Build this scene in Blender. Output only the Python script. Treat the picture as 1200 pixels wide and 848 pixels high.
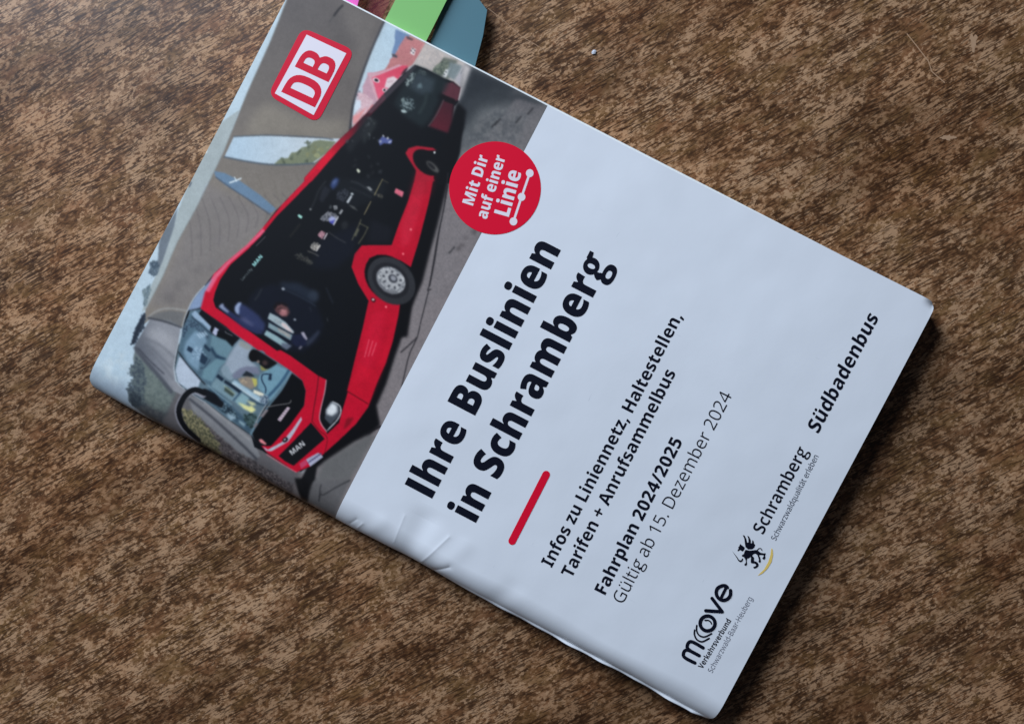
import bpy, bmesh, math, random
import numpy as np
from mathutils import Matrix, Vector
from mathutils.geometry import tessellate_polygon

for o in list(bpy.data.objects):
    bpy.data.objects.remove(o)
SC = bpy.context.scene
COL = SC.collection
MM = 0.001

# ------------------------------------------------------------------ camera
cam = bpy.data.cameras.new('camera')
cam.sensor_width = 36.0
cam.lens = 30.0
cam.clip_start = 0.01
cam.clip_end = 20.0
cam_o = bpy.data.objects.new('camera', cam)
COL.objects.link(cam_o)
CAM_R = Matrix(((0.9988659147, -0.0009344491, 0.0476026386),
                (0.0, 0.9998073834, 0.0196264147),
                (-0.0476118094, -0.0196041567, 0.9986735165)))
CAM_L = Vector((10.668, 0.769, 182.914)) * MM
cam_o.matrix_world = Matrix.Translation(CAM_L) @ CAM_R.to_4x4()
SC.camera = cam_o

# ------------------------------------------------------------------ light of the room: one window, upper left
W = bpy.data.worlds.new('World')
SC.world = W
W.use_nodes = True
W.node_tree.nodes['Background'].inputs[0].default_value = (0.62, 0.72, 0.95, 1)
W.node_tree.nodes['Background'].inputs[1].default_value = 0.045
SC.view_settings.view_transform = 'Standard'
SC.view_settings.look = 'None'
SC.view_settings.exposure = 0.0
SC.view_settings.gamma = 1.0
lamp = bpy.data.lights.new('window_light', 'AREA')
lamp.shape = 'RECTANGLE'
lamp.size = 0.40
lamp.size_y = 0.56
lamp.energy = 18.8
lamp.color = (0.70, 0.815, 1.0)
lamp_o = bpy.data.objects.new('window_light', lamp)
COL.objects.link(lamp_o)
ld = Vector((-0.60, 0.80, 0)).normalized() * math.cos(math.radians(26)) + Vector((0, 0, math.sin(math.radians(26))))
lamp_o.location = ld * 0.92
lamp_o.rotation_euler = ld.to_track_quat('Z', 'Y').to_euler()

# ------------------------------------------------------------------ sheet geometry helpers
BW, BH, T = 98.0, 148.0, 5.0            # booklet width, height, thickness in mm
THETA = 1.0877351426
ORG = Vector((-88.293, -9.021, 0.0))
HM = np.array([[2.4113657914, -4.7362402738, 105.0],
               [-4.9387138600, -2.4713453237, 458.0],
               [-0.00021629680, 0.00018095765, 1.0]])   # cover sheet (mm) -> layout units of the printed artwork
HI = np.linalg.inv(HM)


def P(x, y):
    """layout units -> millimetres on the cover sheet (x right from the spine, y up, top edge at 0)"""
    q = HI @ np.array([x, y, 1.0])
    return Vector((q[0] / q[2], q[1] / q[2]))


def world_at(x, y, z):
    """a point of the table (mm, world axes) at height z, from layout units"""
    d = CAM_R @ Vector(((x - 600) / 1000.0, -(y - 424) / 1000.0, -1.0))
    c = CAM_L / MM
    k = (z - c.z) / d.z
    return c + d * k


def world_to_sheet(p):
    d = p - ORG
    c, s = math.cos(THETA), math.sin(THETA)
    return Vector((c * d.x + s * d.y, -s * d.x + c * d.y, d.z))


CREASES = [  # (start, end, half width mm, amplitude mm): folds and dents beside the spine
    ((492, 661), (526, 629), 0.6, 0.085),
    ((478, 646), (500, 606), 2.8, -0.26),
    ((461, 636), (474, 604), 0.5, 0.045),
    ((507, 671), (526, 665), 0.88, -0.20),
    ((520, 664), (545, 640), 2.0, 0.10),
    ((409, 614), (417, 609), 0.6, -0.10),
    ((417, 620), (424, 614), 0.5, 0.08),
    ((580, 706), (600, 690), 2.2, -0.10),
    ((430, 626), (448, 612), 1.8, 0.10),
]
CR = [(P(*a), P(*b), w, amp) for a, b, w, amp in CREASES]


def height(u, v):
    """height of the cover sheet in mm; u, v numpy arrays (v negative downwards)"""
    u = np.asarray(u, float)
    v = np.asarray(v, float)
    z = T + 0.10 * np.sin(u / 13.0 + v / 31.0 + 0.6) + 0.08 * np.sin(v / 15.0 - u / 40.0)
    fl = np.clip((u - 8) / 10, 0, 1)
    z = T + (z - T) * (0.3 + 0.7 * fl)
    for a, b, w, amp in CR:
        dx, dy = b.x - a.x, b.y - a.y
        L2 = dx * dx + dy * dy
        t = np.clip(((u - a.x) * dx + (v - a.y) * dy) / L2, 0, 1)
        d2 = (u - a.x - t * dx) ** 2 + (v - a.y - t * dy) ** 2
        f = np.exp(-d2 / (w * w)) if w > 0.9 else np.exp(-np.sqrt(d2) / (w * 0.75))
        z = z + amp * f * np.clip((12.8 - u) / 3, 0, 1)
    b = 5.2 + 1.6 * np.exp(-((v + 20) / 40.0) ** 2) + 0.35 * np.sin(v / 6.0) + 0.10 * np.sin(v / 3.3 + 1) * np.sin(v / 8.0)
    q = np.clip(1 - u / b, 0, 1)
    z = z - 3.6 * (1 - np.sqrt(np.maximum(0, 1 - q ** 2.0)))
    # worn fold line: the very edge of the spine stands up again as a thin lip, mostly in the lower half
    lw = 0.12 + 0.88 * np.clip((-v - 84) / 30, 0, 1) * (0.75 + 0.25 * np.sin(v / 3.7 + 0.8) * np.sin(v / 1.9))
    lw = lw * np.clip((-v - 57) / 6, 0, 1) * np.clip((BH + 1 + v) / 4, 0, 1)
    lip = T - 1.95 + (0.42 + 0.12 * np.sin(v / 2.9) * np.sin(v / 7.3 + 1)) * np.clip((0.7 - u) / 0.6, 0, 1)
    z = np.where(u < 1.0, z * (1 - lw) + np.maximum(z, lip) * lw, z)
    e = np.clip((u - (BW - 2.2)) / 2.2, 0, 1) * np.clip((-v - (BH - 2.6)) / 2.6, 0, 1)
    z = z - 0.9 * e * e
    return z


def link(name, me, parent=None, mat=None):
    o = bpy.data.objects.new(name, me)
    COL.objects.link(o)
    if parent is not None:
        o.parent = parent
    if mat is not None:
        me.materials.append(mat)
    return o


def tag(o, label=None, cat=None, group=None, kind=None):
    if label: o['label'] = label
    if cat: o['category'] = cat
    if group: o['group'] = group
    if kind: o['kind'] = kind
    return o


def mesh_from(name, verts, faces, parent=None, mat=None, smooth=False):
    me = bpy.data.meshes.new(name)
    me.from_pydata([tuple(c * MM for c in v) for v in verts], [], faces)
    me.update()
    if smooth:
        me.polygons.foreach_set('use_smooth', [True] * len(me.polygons))
    return link(name, me, parent, mat)


# ------------------------------------------------------------------ colours and materials
WHITE_SEEN = (187, 201, 222)


def lin(c):
    c = np.asarray(c, float) / 255.0
    return np.where(c <= 0.04045, c / 12.92, ((c + 0.055) / 1.055) ** 2.4)


def ink(c, k=0.80):
    """reflectance of an ink or paper whose colour in the photograph is c (white paper reads WHITE_SEEN)"""
    return np.clip(lin(c) / lin(WHITE_SEEN) * k, 0.004, 0.86)


def nd(nt, t, **kw):
    n = nt.nodes.new(t)
    for k, v in kw.items():
        setattr(n, k, v)
    return n


def paper_mat(name, col, rough=0.42, var=0.03, spec=0.28, bump=0.0):
    m = bpy.data.materials.new(name)
    m.use_nodes = True
    nt = m.node_tree
    b = nt.nodes['Principled BSDF']
    b.inputs['Roughness'].default_value = rough
    b.inputs['Specular IOR Level'].default_value = spec
    tc = nd(nt, 'ShaderNodeTexCoord')
    nz = nd(nt, 'ShaderNodeTexNoise')
    nz.inputs['Scale'].default_value = 90
    nz.inputs['Detail'].default_value = 5
    nt.links.new(tc.outputs['Object'], nz.inputs['Vector'])
    mx = nd(nt, 'ShaderNodeMix', data_type='RGBA')
    c = np.asarray(col, float)
    mx.inputs[6].default_value = (*np.clip(c * (1 - var), 0, 1), 1)
    mx.inputs[7].default_value = (*np.clip(c * (1 + var), 0, 1), 1)
    nt.links.new(nz.outputs['Fac'], mx.inputs[0])
    nt.links.new(mx.outputs[2], b.inputs['Base Color'])
    if bump:
        n2 = nd(nt, 'ShaderNodeTexNoise')
        n2.inputs['Scale'].default_value = 260
        n2.inputs['Detail'].default_value = 3
        nt.links.new(tc.outputs['Object'], n2.inputs['Vector'])
        bp = nd(nt, 'ShaderNodeBump')
        bp.inputs['Strength'].default_value = bump
        bp.inputs['Distance'].default_value = 0.0002
        nt.links.new(n2.outputs['Fac'], bp.inputs['Height'])
        nt.links.new(bp.outputs['Normal'], b.inputs['Normal'])
    return m


M_WHITE = paper_mat('coated_white_paper', ink((187, 201, 222)), 0.38, 0.02, 0.45, 0.08)


def scuffed(m):
    nt = m.node_tree
    L = nt.links.new
    b = nt.nodes['Principled BSDF']
    tc = nd(nt, 'ShaderNodeTexCoord')
    src = b.inputs['Base Color'].links[0].from_socket
    for scl, rot, lo, col, k in (((900, 130, 1), 0.5, 0.735, ink((150, 164, 188)), 0.5), ((160, 1100, 1), 0.25, 0.745, ink((156, 168, 190)), 0.5), ((330, 330, 1), 0.0, 0.755, ink((140, 150, 176)), 0.45)):
        mp = nd(nt, 'ShaderNodeMapping')
        mp.inputs['Scale'].default_value = scl
        mp.inputs['Rotation'].default_value = (0, 0, rot)
        L(tc.outputs['Object'], mp.inputs['Vector'])
        nz = nd(nt, 'ShaderNodeTexNoise')
        nz.inputs['Scale'].default_value = 1
        nz.inputs['Detail'].default_value = 3
        L(mp.outputs[0], nz.inputs['Vector'])
        mr = nd(nt, 'ShaderNodeMapRange')
        mr.inputs['From Min'].default_value = lo
        mr.inputs['From Max'].default_value = lo + 0.05
        mr.inputs['To Max'].default_value = k
        L(nz.outputs['Fac'], mr.inputs['Value'])
        mx = nd(nt, 'ShaderNodeMix', data_type='RGBA')
        mx.inputs[7].default_value = (*col, 1)
        L(mr.outputs[0], mx.inputs[0])
        L(src, mx.inputs[6])
        src = mx.outputs[2]
    L(src, b.inputs['Base Color'])
    # gentle waviness of the sheet
    nz = nd(nt, 'ShaderNodeTexNoise')
    nz.inputs['Scale'].default_value = 42
    nz.inputs['Detail'].default_value = 2
    L(tc.outputs['Object'], nz.inputs['Vector'])
    bp = nd(nt, 'ShaderNodeBump')
    bp.inputs['Strength'].default_value = 0.5
    bp.inputs['Distance'].default_value = 0.0008
    L(nz.outputs['Fac'], bp.inputs['Height'])
    old = b.inputs['Normal'].links[0].from_node
    L(old.outputs['Normal'], bp.inputs['Normal'])
    L(bp.outputs['Normal'], b.inputs['Normal'])
    # handled gloss
    n3 = nd(nt, 'ShaderNodeTexNoise')
    n3.inputs['Scale'].default_value = 70
    n3.inputs['Detail'].default_value = 4
    L(tc.outputs['Object'], n3.inputs['Vector'])
    m3 = nd(nt, 'ShaderNodeMapRange')
    m3.inputs['To Min'].default_value = 0.28
    m3.inputs['To Max'].default_value = 0.46
    L(n3.outputs['Fac'], m3.inputs['Value'])
    L(m3.outputs[0], b.inputs['Roughness'])


scuffed(M_WHITE)
M_PAGES = paper_mat('page_edges', ink((205, 212, 222)), 0.7, 0.05, 0.2)
M_BLACK = paper_mat('black_ink', ink((5, 12, 28)), 0.5, 0.05, 0.18)
M_GREY = paper_mat('grey_ink', ink((88, 96, 116)), 0.4, 0.05)
M_DGREY = paper_mat('dark_grey_ink', ink((48, 58, 78)), 0.4, 0.05)
M_RED = paper_mat('red_ink', ink((186, 14, 48)), 0.36, 0.04)
M_LRED = paper_mat('logo_red_ink', ink((178, 18, 50)), 0.36, 0.04)
M_YEL = paper_mat('yellow_ink', ink((206, 176, 104)), 0.4, 0.04)
M_PRW = paper_mat('reversed_out_white', ink((204, 204, 226), 0.74), 0.38, 0.02)

# ------------------------------------------------------------------ letter outlines (light and heavy master, x,y,X,Y; trailing comma = curve point)
GLYPHS = """ |260,260|
'|199,298|81,456,85,456 69,714,65,714 131,714,233,714 119,456,213,456
+|571,586|309,376,358,418 517,376,540,418 517,329,540,287 309,329,358,287 309,117,358,111 261,117,227,111 261,329,227,287 53,329,45,287 53,376,45,418 261,376,227,418 261,589,227,597 309,589,358,597
,|216,322|153,116,243,116 158,104,250,105 146,50,237,53, 105,-76,194,-64, 83,-129,164,-129 39,-129,23,-129 58,-64,39,-61, 85,61,63,62, 93,116,71,116
-|322,322|47,241,22,191 47,295,22,345 275,295,300,345 275,241,300,191
.|244,299|79,38,45,83 79,63,45,133, 101,87,103,179, 121,87,151,179 143,87,197,179, 166,63,254,132, 166,38,254,83 166,14,254,35, 143,-11,196,-12, 121,-11,151,-12 101,-11,103,-12, 79,14,45,35,
/|346,445|12,0,5,0 278,714,271,714 333,714,444,714 67,0,178,0
0|571,586|515,359,551,356 515,269,551,270, 488,132,524,135, 432,38,463,40, 345,-10,365,-10, 285,-10,293,-10 210,-10,204,-10, 108,74,89,78, 56,238,35,242, 56,359,35,356 56,469,35,472, 101,633,84,636, 202,725,198,724, 286,725,293,724 368,725,382,724, 469,635,496,637, 515,470,551,472,;113,359,227,356 113,251,227,286, 149,110,238,192, 225,40,266,144, 285,40,293,144 347,40,320,144, 422,109,348,191, 457,251,359,286, 457,359,359,356 457,459,359,427, 426,600,348,522, 351,675,320,570, 286,675,293,570 221,675,266,570, 145,599,238,522, 113,458,227,427,
1|571,586|337,0,460,0 282,0,264,0 282,531,264,353 282,560,264,363, 282,602,264,415, 284,638,266,479, 284,654,267,504 270,641,254,489, 246,620,233,467, 226,605,222,458 126,528,141,391 96,568,41,514 290,714,286,714 337,714,460,714
2|571,586|505,0,548,0 54,0,30,0 54,48,30,127 259,261,204,303 311,313,258,360, 380,398,319,428, 416,483,343,476, 416,534,343,502 416,601,343,534, 338,674,302,562, 271,674,274,562 224,674,240,562, 139,640,172,524, 99,608,128,486 68,648,22,610 98,672,54,639, 164,706,127,691, 235,724,225,724, 271,724,296,724 333,724,369,724, 424,677,475,673, 474,594,534,585, 474,537,534,529 474,479,534,467, 433,383,489,370, 357,291,398,273, 305,239,330,211 127,55,278,164 127,52,278,159 505,52,548,159
4|571,586|556,178,571,138 437,178,492,138 437,0,492,0 382,0,302,0 382,178,302,138 23,178,17,138 23,224,17,280 378,718,314,714 437,718,492,714 437,230,492,282 556,230,571,282;382,495,302,365 382,524,302,376, 382,568,303,411, 383,604,304,445, 384,638,306,469, 385,655,306,470 382,655,301,470 369,632,291,448, 345,592,276,420, 328,569,263,400 83,230,184,282 382,230,302,282
5|571,586|274,432,324,468 347,432,384,468, 452,382,482,414, 510,289,540,312, 510,222,540,238 510,150,540,158, 446,46,476,47, 330,-10,348,-10, 251,-10,250,-10 195,-10,188,-10, 101,12,86,10, 69,31,46,29 69,87,46,187 104,66,84,170, 200,40,190,142, 251,40,234,142 312,40,270,142, 402,80,319,162, 452,160,345,203, 452,218,345,232 452,296,345,273, 357,383,286,319, 260,383,227,319 223,383,200,319, 150,372,149,308, 120,364,129,302 89,385,58,337 118,714,85,714 463,714,492,714 463,662,492,553 166,662,249,553 145,416,240,459 166,421,256,462, 231,432,289,468,
A|608,726|547,0,515,0 452,246,480,134 155,246,248,134 59,0,212,0 0,0,0,0 281,716,233,717 333,716,490,717 607,0,726,0;338,556,409,409 335,566,404,428, 323,600,386,499, 311,638,368,575, 305,653,363,599 300,636,359,575, 289,600,342,503, 278,568,325,433, 273,555,319,409 175,298,288,292 434,298,440,292
B|631,674|297,714,326,714 430,714,481,714, 555,631,613,622, 555,540,613,536 555,499,613,489, 524,431,579,424, 462,386,528,386, 417,378,501,379 417,375,501,374 469,366,530,367, 540,324,588,333, 576,253,627,266, 576,203,627,209 576,134,627,144, 513,43,561,50, 400,0,439,0, 325,0,355,0 100,0,77,0 100,714,77,714;311,399,328,440 410,399,376,440, 496,467,415,480, 496,534,415,508 496,603,415,537, 402,663,371,568, 298,663,324,568 158,663,270,568 158,399,270,440;158,349,270,299 158,50,270,149 321,50,338,149 419,50,388,149, 515,130,428,192, 515,206,428,225 515,256,428,244, 471,319,411,278, 381,349,370,299, 312,349,334,299
C|623,649|404,672,395,566 338,672,361,566, 233,627,307,537, 161,544,269,482, 123,429,249,404, 123,359,249,354 123,263,249,287, 183,120,283,195, 304,42,353,148, 394,42,406,148 446,42,453,148, 534,58,542,174, 571,70,587,193 571,20,587,30 535,6,540,9, 446,-10,441,-10, 387,-10,385,-10 280,-10,269,-10, 135,82,121,82, 62,248,51,247, 62,359,51,355 62,438,51,436, 108,572,96,571, 196,670,184,670, 323,724,313,724, 405,724,397,724 456,724,449,724, 551,704,563,700, 592,685,618,674 569,634,559,522 531,653,520,541, 448,672,440,566,
D|711,734|648,364,683,372 648,244,683,248, 563,82,590,82, 398,0,422,0, 276,0,308,0 100,0,77,0 100,714,77,714 298,714,324,714 411,714,439,714, 567,634,599,635, 648,478,683,483,;588,362,483,365 588,463,483,430, 522,596,448,516, 388,663,379,558, 287,663,326,558 158,663,270,558 158,51,270,158 272,51,313,158 431,51,401,158, 588,206,483,260,
F|505,539|158,0,267,0 100,0,77,0 100,714,77,714 492,714,499,714 492,662,499,559 158,662,267,559 158,368,267,423 473,368,481,423 473,316,481,268 158,316,267,268
G|724,740|387,363,364,418 646,363,672,418 646,32,672,33 593,11,617,14, 477,-10,474,-10, 410,-10,396,-10 297,-10,293,-10, 142,77,138,70, 62,241,51,234, 62,356,51,359 62,465,51,471, 150,630,137,635, 313,725,304,724, 427,725,426,724 486,725,493,724, 591,704,613,699, 637,682,657,679 615,631,596,528 570,652,558,547, 474,673,474,566, 424,673,427,566 330,673,363,566, 194,593,285,508, 122,451,250,412, 122,356,250,354 122,253,250,288, 190,113,288,196, 323,41,360,149, 421,41,412,149 474,41,429,149, 556,56,478,154, 589,67,491,157 589,311,491,269 387,311,364,269
H|723,766|623,0,689,0 565,0,495,0 565,348,495,291 158,348,271,291 158,0,271,0 100,0,77,0 100,714,77,714 158,714,271,714 158,400,271,449 565,400,495,449 565,714,495,714 623,714,689,714
I|311,440|260,0,406,0 51,0,34,0 51,36,34,110 127,47,123,144 127,666,123,571 51,678,34,604 51,714,34,714 260,714,406,714 260,678,406,604 184,666,317,571 184,47,317,144 260,36,406,110
L|515,582|100,0,77,0 100,714,77,714 158,714,270,714 158,52,270,156 492,52,545,156 492,0,545,0
M|872,967|410,0,388,0 153,653,242,514 150,653,238,514 152,635,240,494, 153,590,244,426, 154,541,248,347, 154,515,248,310 154,0,248,0 100,0,77,0 100,714,77,714 187,714,334,714 433,88,483,207 437,88,487,207 686,714,633,714 771,714,890,714 771,0,890,0 714,0,713,0 714,521,713,313 714,543,713,347, 715,589,715,424, 717,633,719,493, 718,652,720,513 715,652,716,513 457,0,572,0
N|729,834|628,0,757,0 567,0,504,0 153,624,243,503 150,624,239,503 151,598,241,480, 153,542,245,415, 154,483,248,349, 154,451,248,322 154,0,248,0 100,0,77,0 100,714,77,714 162,714,329,714 574,92,589,218 577,92,592,218 577,112,591,241, 575,170,587,303, 573,233,585,367, 573,261,585,391 573,714,585,714 628,714,757,714
S|546,577|495,185,544,217 495,121,544,159, 432,34,485,55, 320,-10,362,-10, 249,-10,264,-10 205,-10,215,-10, 135,-1,142,-1, 77,12,78,19, 54,21,44,35 54,79,44,207 92,64,102,178, 192,41,220,147, 252,41,268,147 307,41,297,147, 390,73,333,161, 437,135,351,185, 437,182,351,200 437,225,351,219, 398,279,325,245, 317,320,269,273, 254,341,222,294 194,362,169,319, 108,411,91,374, 62,486,49,454, 62,543,49,515 62,602,49,584, 122,682,117,677, 225,724,238,724, 290,724,318,724 342,724,388,724, 436,705,500,693, 478,686,544,673 459,636,485,524 417,654,439,545, 331,672,350,570, 288,672,312,570 238,672,287,570, 163,643,255,558, 121,586,240,537, 121,544,240,524 121,498,240,507, 161,442,266,481, 237,405,327,450, 292,386,380,426 355,364,432,403, 446,315,505,348, 495,243,544,273,
T|530,591|294,0,392,0 236,0,199,0 236,662,199,556 6,662,25,556 6,714,25,714 524,714,566,714 524,662,566,556 294,662,392,556
V|581,694|581,714,694,714 319,0,460,0 262,0,233,0 0,714,0,714 61,714,217,714 249,199,314,352 258,175,319,332, 273,130,333,268, 286,88,346,204, 291,68,347,184 296,88,349,204, 308,129,360,267, 323,174,373,330, 332,200,379,350 520,714,478,714
a|536,623|276,541,336,563 366,541,441,563, 454,453,559,459, 454,357,559,363 454,0,559,0 411,0,427,0 401,90,390,73 398,90,386,73 379,60,363,44, 330,15,314,7, 261,-10,250,-10, 211,-10,204,-10 161,-10,156,-10, 87,25,80,29, 47,91,36,108, 47,139,36,169 47,218,36,258, 177,301,159,344, 301,307,276,349 398,311,368,352 398,349,368,360 398,428,368,397, 335,493,332,428, 273,493,301,428 232,493,268,428, 157,472,188,405, 119,453,147,387 101,498,92,513 138,517,140,538, 228,541,261,563,;307,265,325,245 206,260,273,243, 106,199,230,210, 106,138,230,180 106,89,230,152, 168,38,260,125, 221,38,285,125 306,38,320,125, 397,132,369,169, 398,217,369,204 398,269,369,247
b|599,643|144,550,257,588 144,521,257,559, 142,456,253,505, 140,435,250,482 144,435,257,482 164,481,278,516, 255,542,348,563, 325,542,404,563 427,542,490,563, 542,403,600,417, 542,267,600,278 542,183,600,184, 491,59,549,55, 390,-10,458,-10, 317,-10,398,-10 250,-10,340,-10, 165,46,278,31, 145,86,257,54 140,86,245,54 129,0,215,0 87,0,66,0 87,760,66,760 144,760,257,760;317,493,334,413 256,493,308,413, 179,441,273,388, 144,341,257,338, 144,267,257,298 144,260,257,271 144,152,257,207, 221,39,292,144, 310,39,336,144 396,39,370,144, 483,157,406,213, 483,267,406,280 483,380,406,346, 401,493,371,413,
c|476,539|301,-10,318,-10 223,-10,234,-10, 114,55,110,50, 57,177,42,176, 57,263,42,274 57,353,42,375, 122,477,118,502, 236,542,249,563, 313,542,333,563 351,542,384,563, 418,527,475,541, 444,515,514,521 429,467,458,380 402,478,424,395, 340,491,365,413, 312,491,333,413 248,491,304,413, 161,436,260,383, 116,334,236,322, 116,263,236,275 116,197,236,227, 155,96,261,169, 237,40,305,142, 301,40,334,142 340,40,375,142, 409,56,458,168, 438,69,495,191 438,17,495,39 412,6,461,17, 344,-10,375,-10,
d|599,643|279,-10,238,-10 172,-10,153,-10, 57,127,42,136, 57,260,42,276 57,398,42,418, 178,542,155,563, 284,542,245,563 329,542,282,563, 395,515,336,542, 442,469,376,505, 455,440,390,482 459,440,394,482 458,464,390,503, 455,521,385,577, 455,544,385,612 455,760,385,760 512,760,577,760 512,0,577,0 466,0,433,0 458,93,392,70 455,93,385,70 441,65,372,48, 395,18,332,12, 327,-10,276,-10,;286,39,316,141 379,39,362,141, 456,151,400,199, 456,257,401,259 456,266,401,274 456,376,401,339, 379,493,364,409, 290,493,314,409 204,493,280,409, 116,372,235,343, 116,259,235,273 116,151,235,204, 200,39,280,141,
e|552,618|289,542,315,563 358,542,396,563, 449,479,513,507, 496,369,576,395, 496,297,576,310 496,259,576,225 116,259,235,225 116,152,237,182, 215,40,298,126, 306,40,356,126 356,40,408,126, 430,56,494,146, 474,76,540,168 474,24,540,31 434,6,500,10, 356,-10,405,-10, 304,-10,333,-10 225,-10,249,-10, 114,56,118,49, 57,179,42,175, 57,261,42,273 57,343,42,373, 111,469,111,501, 215,542,234,563,;289,494,322,433 215,494,288,433, 125,397,243,391, 117,306,239,345 437,306,403,345 437,362,403,370, 405,446,384,409, 340,494,348,433,
f|309,413|295,486,404,410 168,486,286,410 168,0,286,0 111,0,95,0 111,486,95,410 13,486,22,410 13,517,22,504 111,533,99,551 111,587,99,560 111,678,99,667, 190,765,187,765, 270,765,287,765 298,765,330,765, 344,756,400,752, 363,750,438,739 349,703,397,615 332,709,383,619, 291,717,348,625, 270,717,328,625 216,717,306,625, 168,656,286,598, 168,587,286,568 168,532,286,553 295,532,404,553
g|599,643|283,542,243,563 346,542,301,563, 428,493,372,518, 453,451,394,485 457,451,398,485 465,532,412,553 511,532,577,553 511,-17,577,-1 511,-87,577,-79, 463,-186,513,-185, 362,-240,382,-240, 281,-240,282,-240 222,-240,215,-240, 129,-220,113,-226, 92,-204,66,-208 92,-149,66,-49 129,-168,116,-70, 227,-191,206,-91, 284,-191,271,-91 372,-191,329,-91, 455,-99,386,-49, 455,-21,386,-9 455,11,386,1 455,32,386,14, 456,75,389,50, 457,94,392,70 454,94,386,70 431,43,367,37, 341,-10,297,-10, 276,-10,240,-10 173,-10,152,-10, 57,130,42,136, 57,261,42,276 57,391,42,416, 174,542,154,563,;289,493,315,415 231,493,289,415, 154,438,253,383, 116,335,236,320, 116,261,236,273 116,152,236,201, 202,38,276,138, 282,38,318,138 333,38,341,138, 399,69,373,153, 438,125,392,182, 455,202,401,226, 455,246,401,256 455,281,401,279 455,349,401,322, 423,443,386,383, 350,493,349,415,
h|595,670|144,516,257,652 144,496,257,591, 142,458,251,507, 141,439,249,485 145,439,258,485 159,469,276,514, 209,515,321,548, 280,541,377,563, 325,541,410,563 386,541,465,563, 470,500,553,521, 513,415,606,432, 513,347,606,360 513,0,606,0 457,0,414,0 457,344,414,302 457,421,414,357, 387,493,382,413, 319,493,348,413 261,493,314,413, 183,448,274,373, 144,357,257,298, 144,290,257,243 144,0,257,0 88,0,66,0 88,760,66,760 144,760,257,760
i|232,325|144,532,258,553 144,0,258,0 88,0,67,0 88,532,67,553;116,729,163,776 135,729,204,776, 155,706,265,742, 155,686,265,691 155,665,265,642, 135,642,204,607, 116,642,163,607 98,642,121,607, 78,665,62,642, 78,686,62,691 78,706,62,742, 98,729,121,776,
k|494,659|144,374,258,461 144,342,258,427, 142,273,252,345, 141,239,247,311 143,239,251,311 152,250,259,323, 172,275,279,354, 194,300,301,386, 204,311,310,397 406,532,434,553 474,532,647,553 263,304,455,318 492,0,659,0 424,0,441,0 224,267,320,198 144,184,258,151 144,0,258,0 88,0,66,0 88,760,66,760 144,760,258,760
l|232,323|145,0,257,0 88,0,66,0 88,760,66,760 145,760,257,760
m|893,1000|643,542,741,563 723,542,836,563, 812,452,936,467, 812,355,936,360 812,0,936,0 755,0,745,0 755,353,745,301 755,424,745,364, 691,493,711,413, 636,493,678,413 559,493,632,413, 478,404,596,332, 478,311,596,258 478,0,596,0 421,0,405,0 421,353,405,301 421,401,405,341, 392,463,391,390, 339,493,363,413, 301,493,341,413 251,493,308,413, 181,451,271,373, 144,367,257,297, 144,302,257,242 144,0,257,0 88,0,66,0 88,532,66,553 133,532,210,553 142,447,238,485 145,447,243,485 159,474,258,508, 204,516,304,543, 268,542,368,563, 309,542,409,563 368,542,470,563, 448,492,549,522, 464,442,574,486 468,442,580,486 491,490,606,523, 582,542,689,563,
n|595,670|326,542,412,563 417,542,498,563, 513,448,606,467, 513,347,606,360 513,0,606,0 457,0,415,0 457,344,415,302 457,421,415,357, 387,493,383,413, 319,493,348,413 232,493,294,413, 144,391,257,325, 144,290,257,242 144,0,257,0 88,0,66,0 88,532,66,553 133,532,210,553 142,440,236,480 145,440,243,480 160,469,261,506, 210,515,310,543, 281,542,373,563,
o|590,637|533,266,594,278 533,204,594,209, 502,103,556,101, 441,30,484,28, 351,-10,382,-10, 293,-10,317,-10 238,-10,257,-10, 151,29,156,28, 89,102,83,101, 57,204,42,209, 57,266,42,278 57,353,42,370, 114,476,109,497, 223,542,233,563, 298,542,320,563 374,542,400,563, 479,473,523,497, 533,349,594,370,;116,266,236,278 116,198,236,231, 154,95,252,165, 234,39,289,132, 294,39,319,132 356,39,349,132, 436,96,384,165, 474,199,400,231, 474,266,400,278 474,333,400,325, 438,435,384,389, 360,493,348,421, 297,493,318,421 206,493,275,421, 116,373,236,349,
p|599,643|326,542,404,563 428,542,496,563, 543,404,600,416, 543,269,600,278 543,179,600,184, 489,54,547,55, 390,-10,456,-10, 321,-10,398,-10 274,-10,359,-10, 204,18,305,10, 158,64,269,39, 145,92,257,54 141,92,251,54 143,67,253,35, 145,8,257,-9, 145,-17,257,-38 145,-236,257,-240 88,-236,66,-240 88,532,66,553 135,532,221,553 142,432,248,483 145,432,257,483 158,461,271,505, 206,511,310,541, 277,542,366,563,;318,493,332,413 259,493,304,413, 183,443,272,386, 145,346,258,334, 145,275,257,294 145,265,257,279 145,190,257,235, 182,89,270,175, 257,39,304,144, 314,39,333,144 370,39,357,144, 445,94,390,171, 484,197,406,231, 484,269,406,280 484,378,406,353, 402,493,368,413,
q|599,643|454,-4,386,-11 454,17,386,9, 455,76,389,50, 457,97,392,70 453,97,386,70 434,51,367,37, 341,-11,297,-10, 271,-11,240,-10 170,-11,152,-10, 56,129,42,136, 56,264,42,276 56,348,42,370, 107,473,93,497, 208,542,184,563, 281,542,243,563 348,542,301,563, 433,484,372,518, 453,443,394,485 456,443,398,485 465,532,412,553 510,532,577,553 510,-236,577,-240 454,-236,386,-240;279,38,318,138 341,38,349,138, 418,88,385,164, 454,187,401,217, 454,257,401,256 454,271,401,279 454,380,401,344, 376,493,366,415, 286,493,315,415 201,493,275,415, 114,371,236,343, 114,263,236,273 114,154,236,201, 196,38,276,138,
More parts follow.
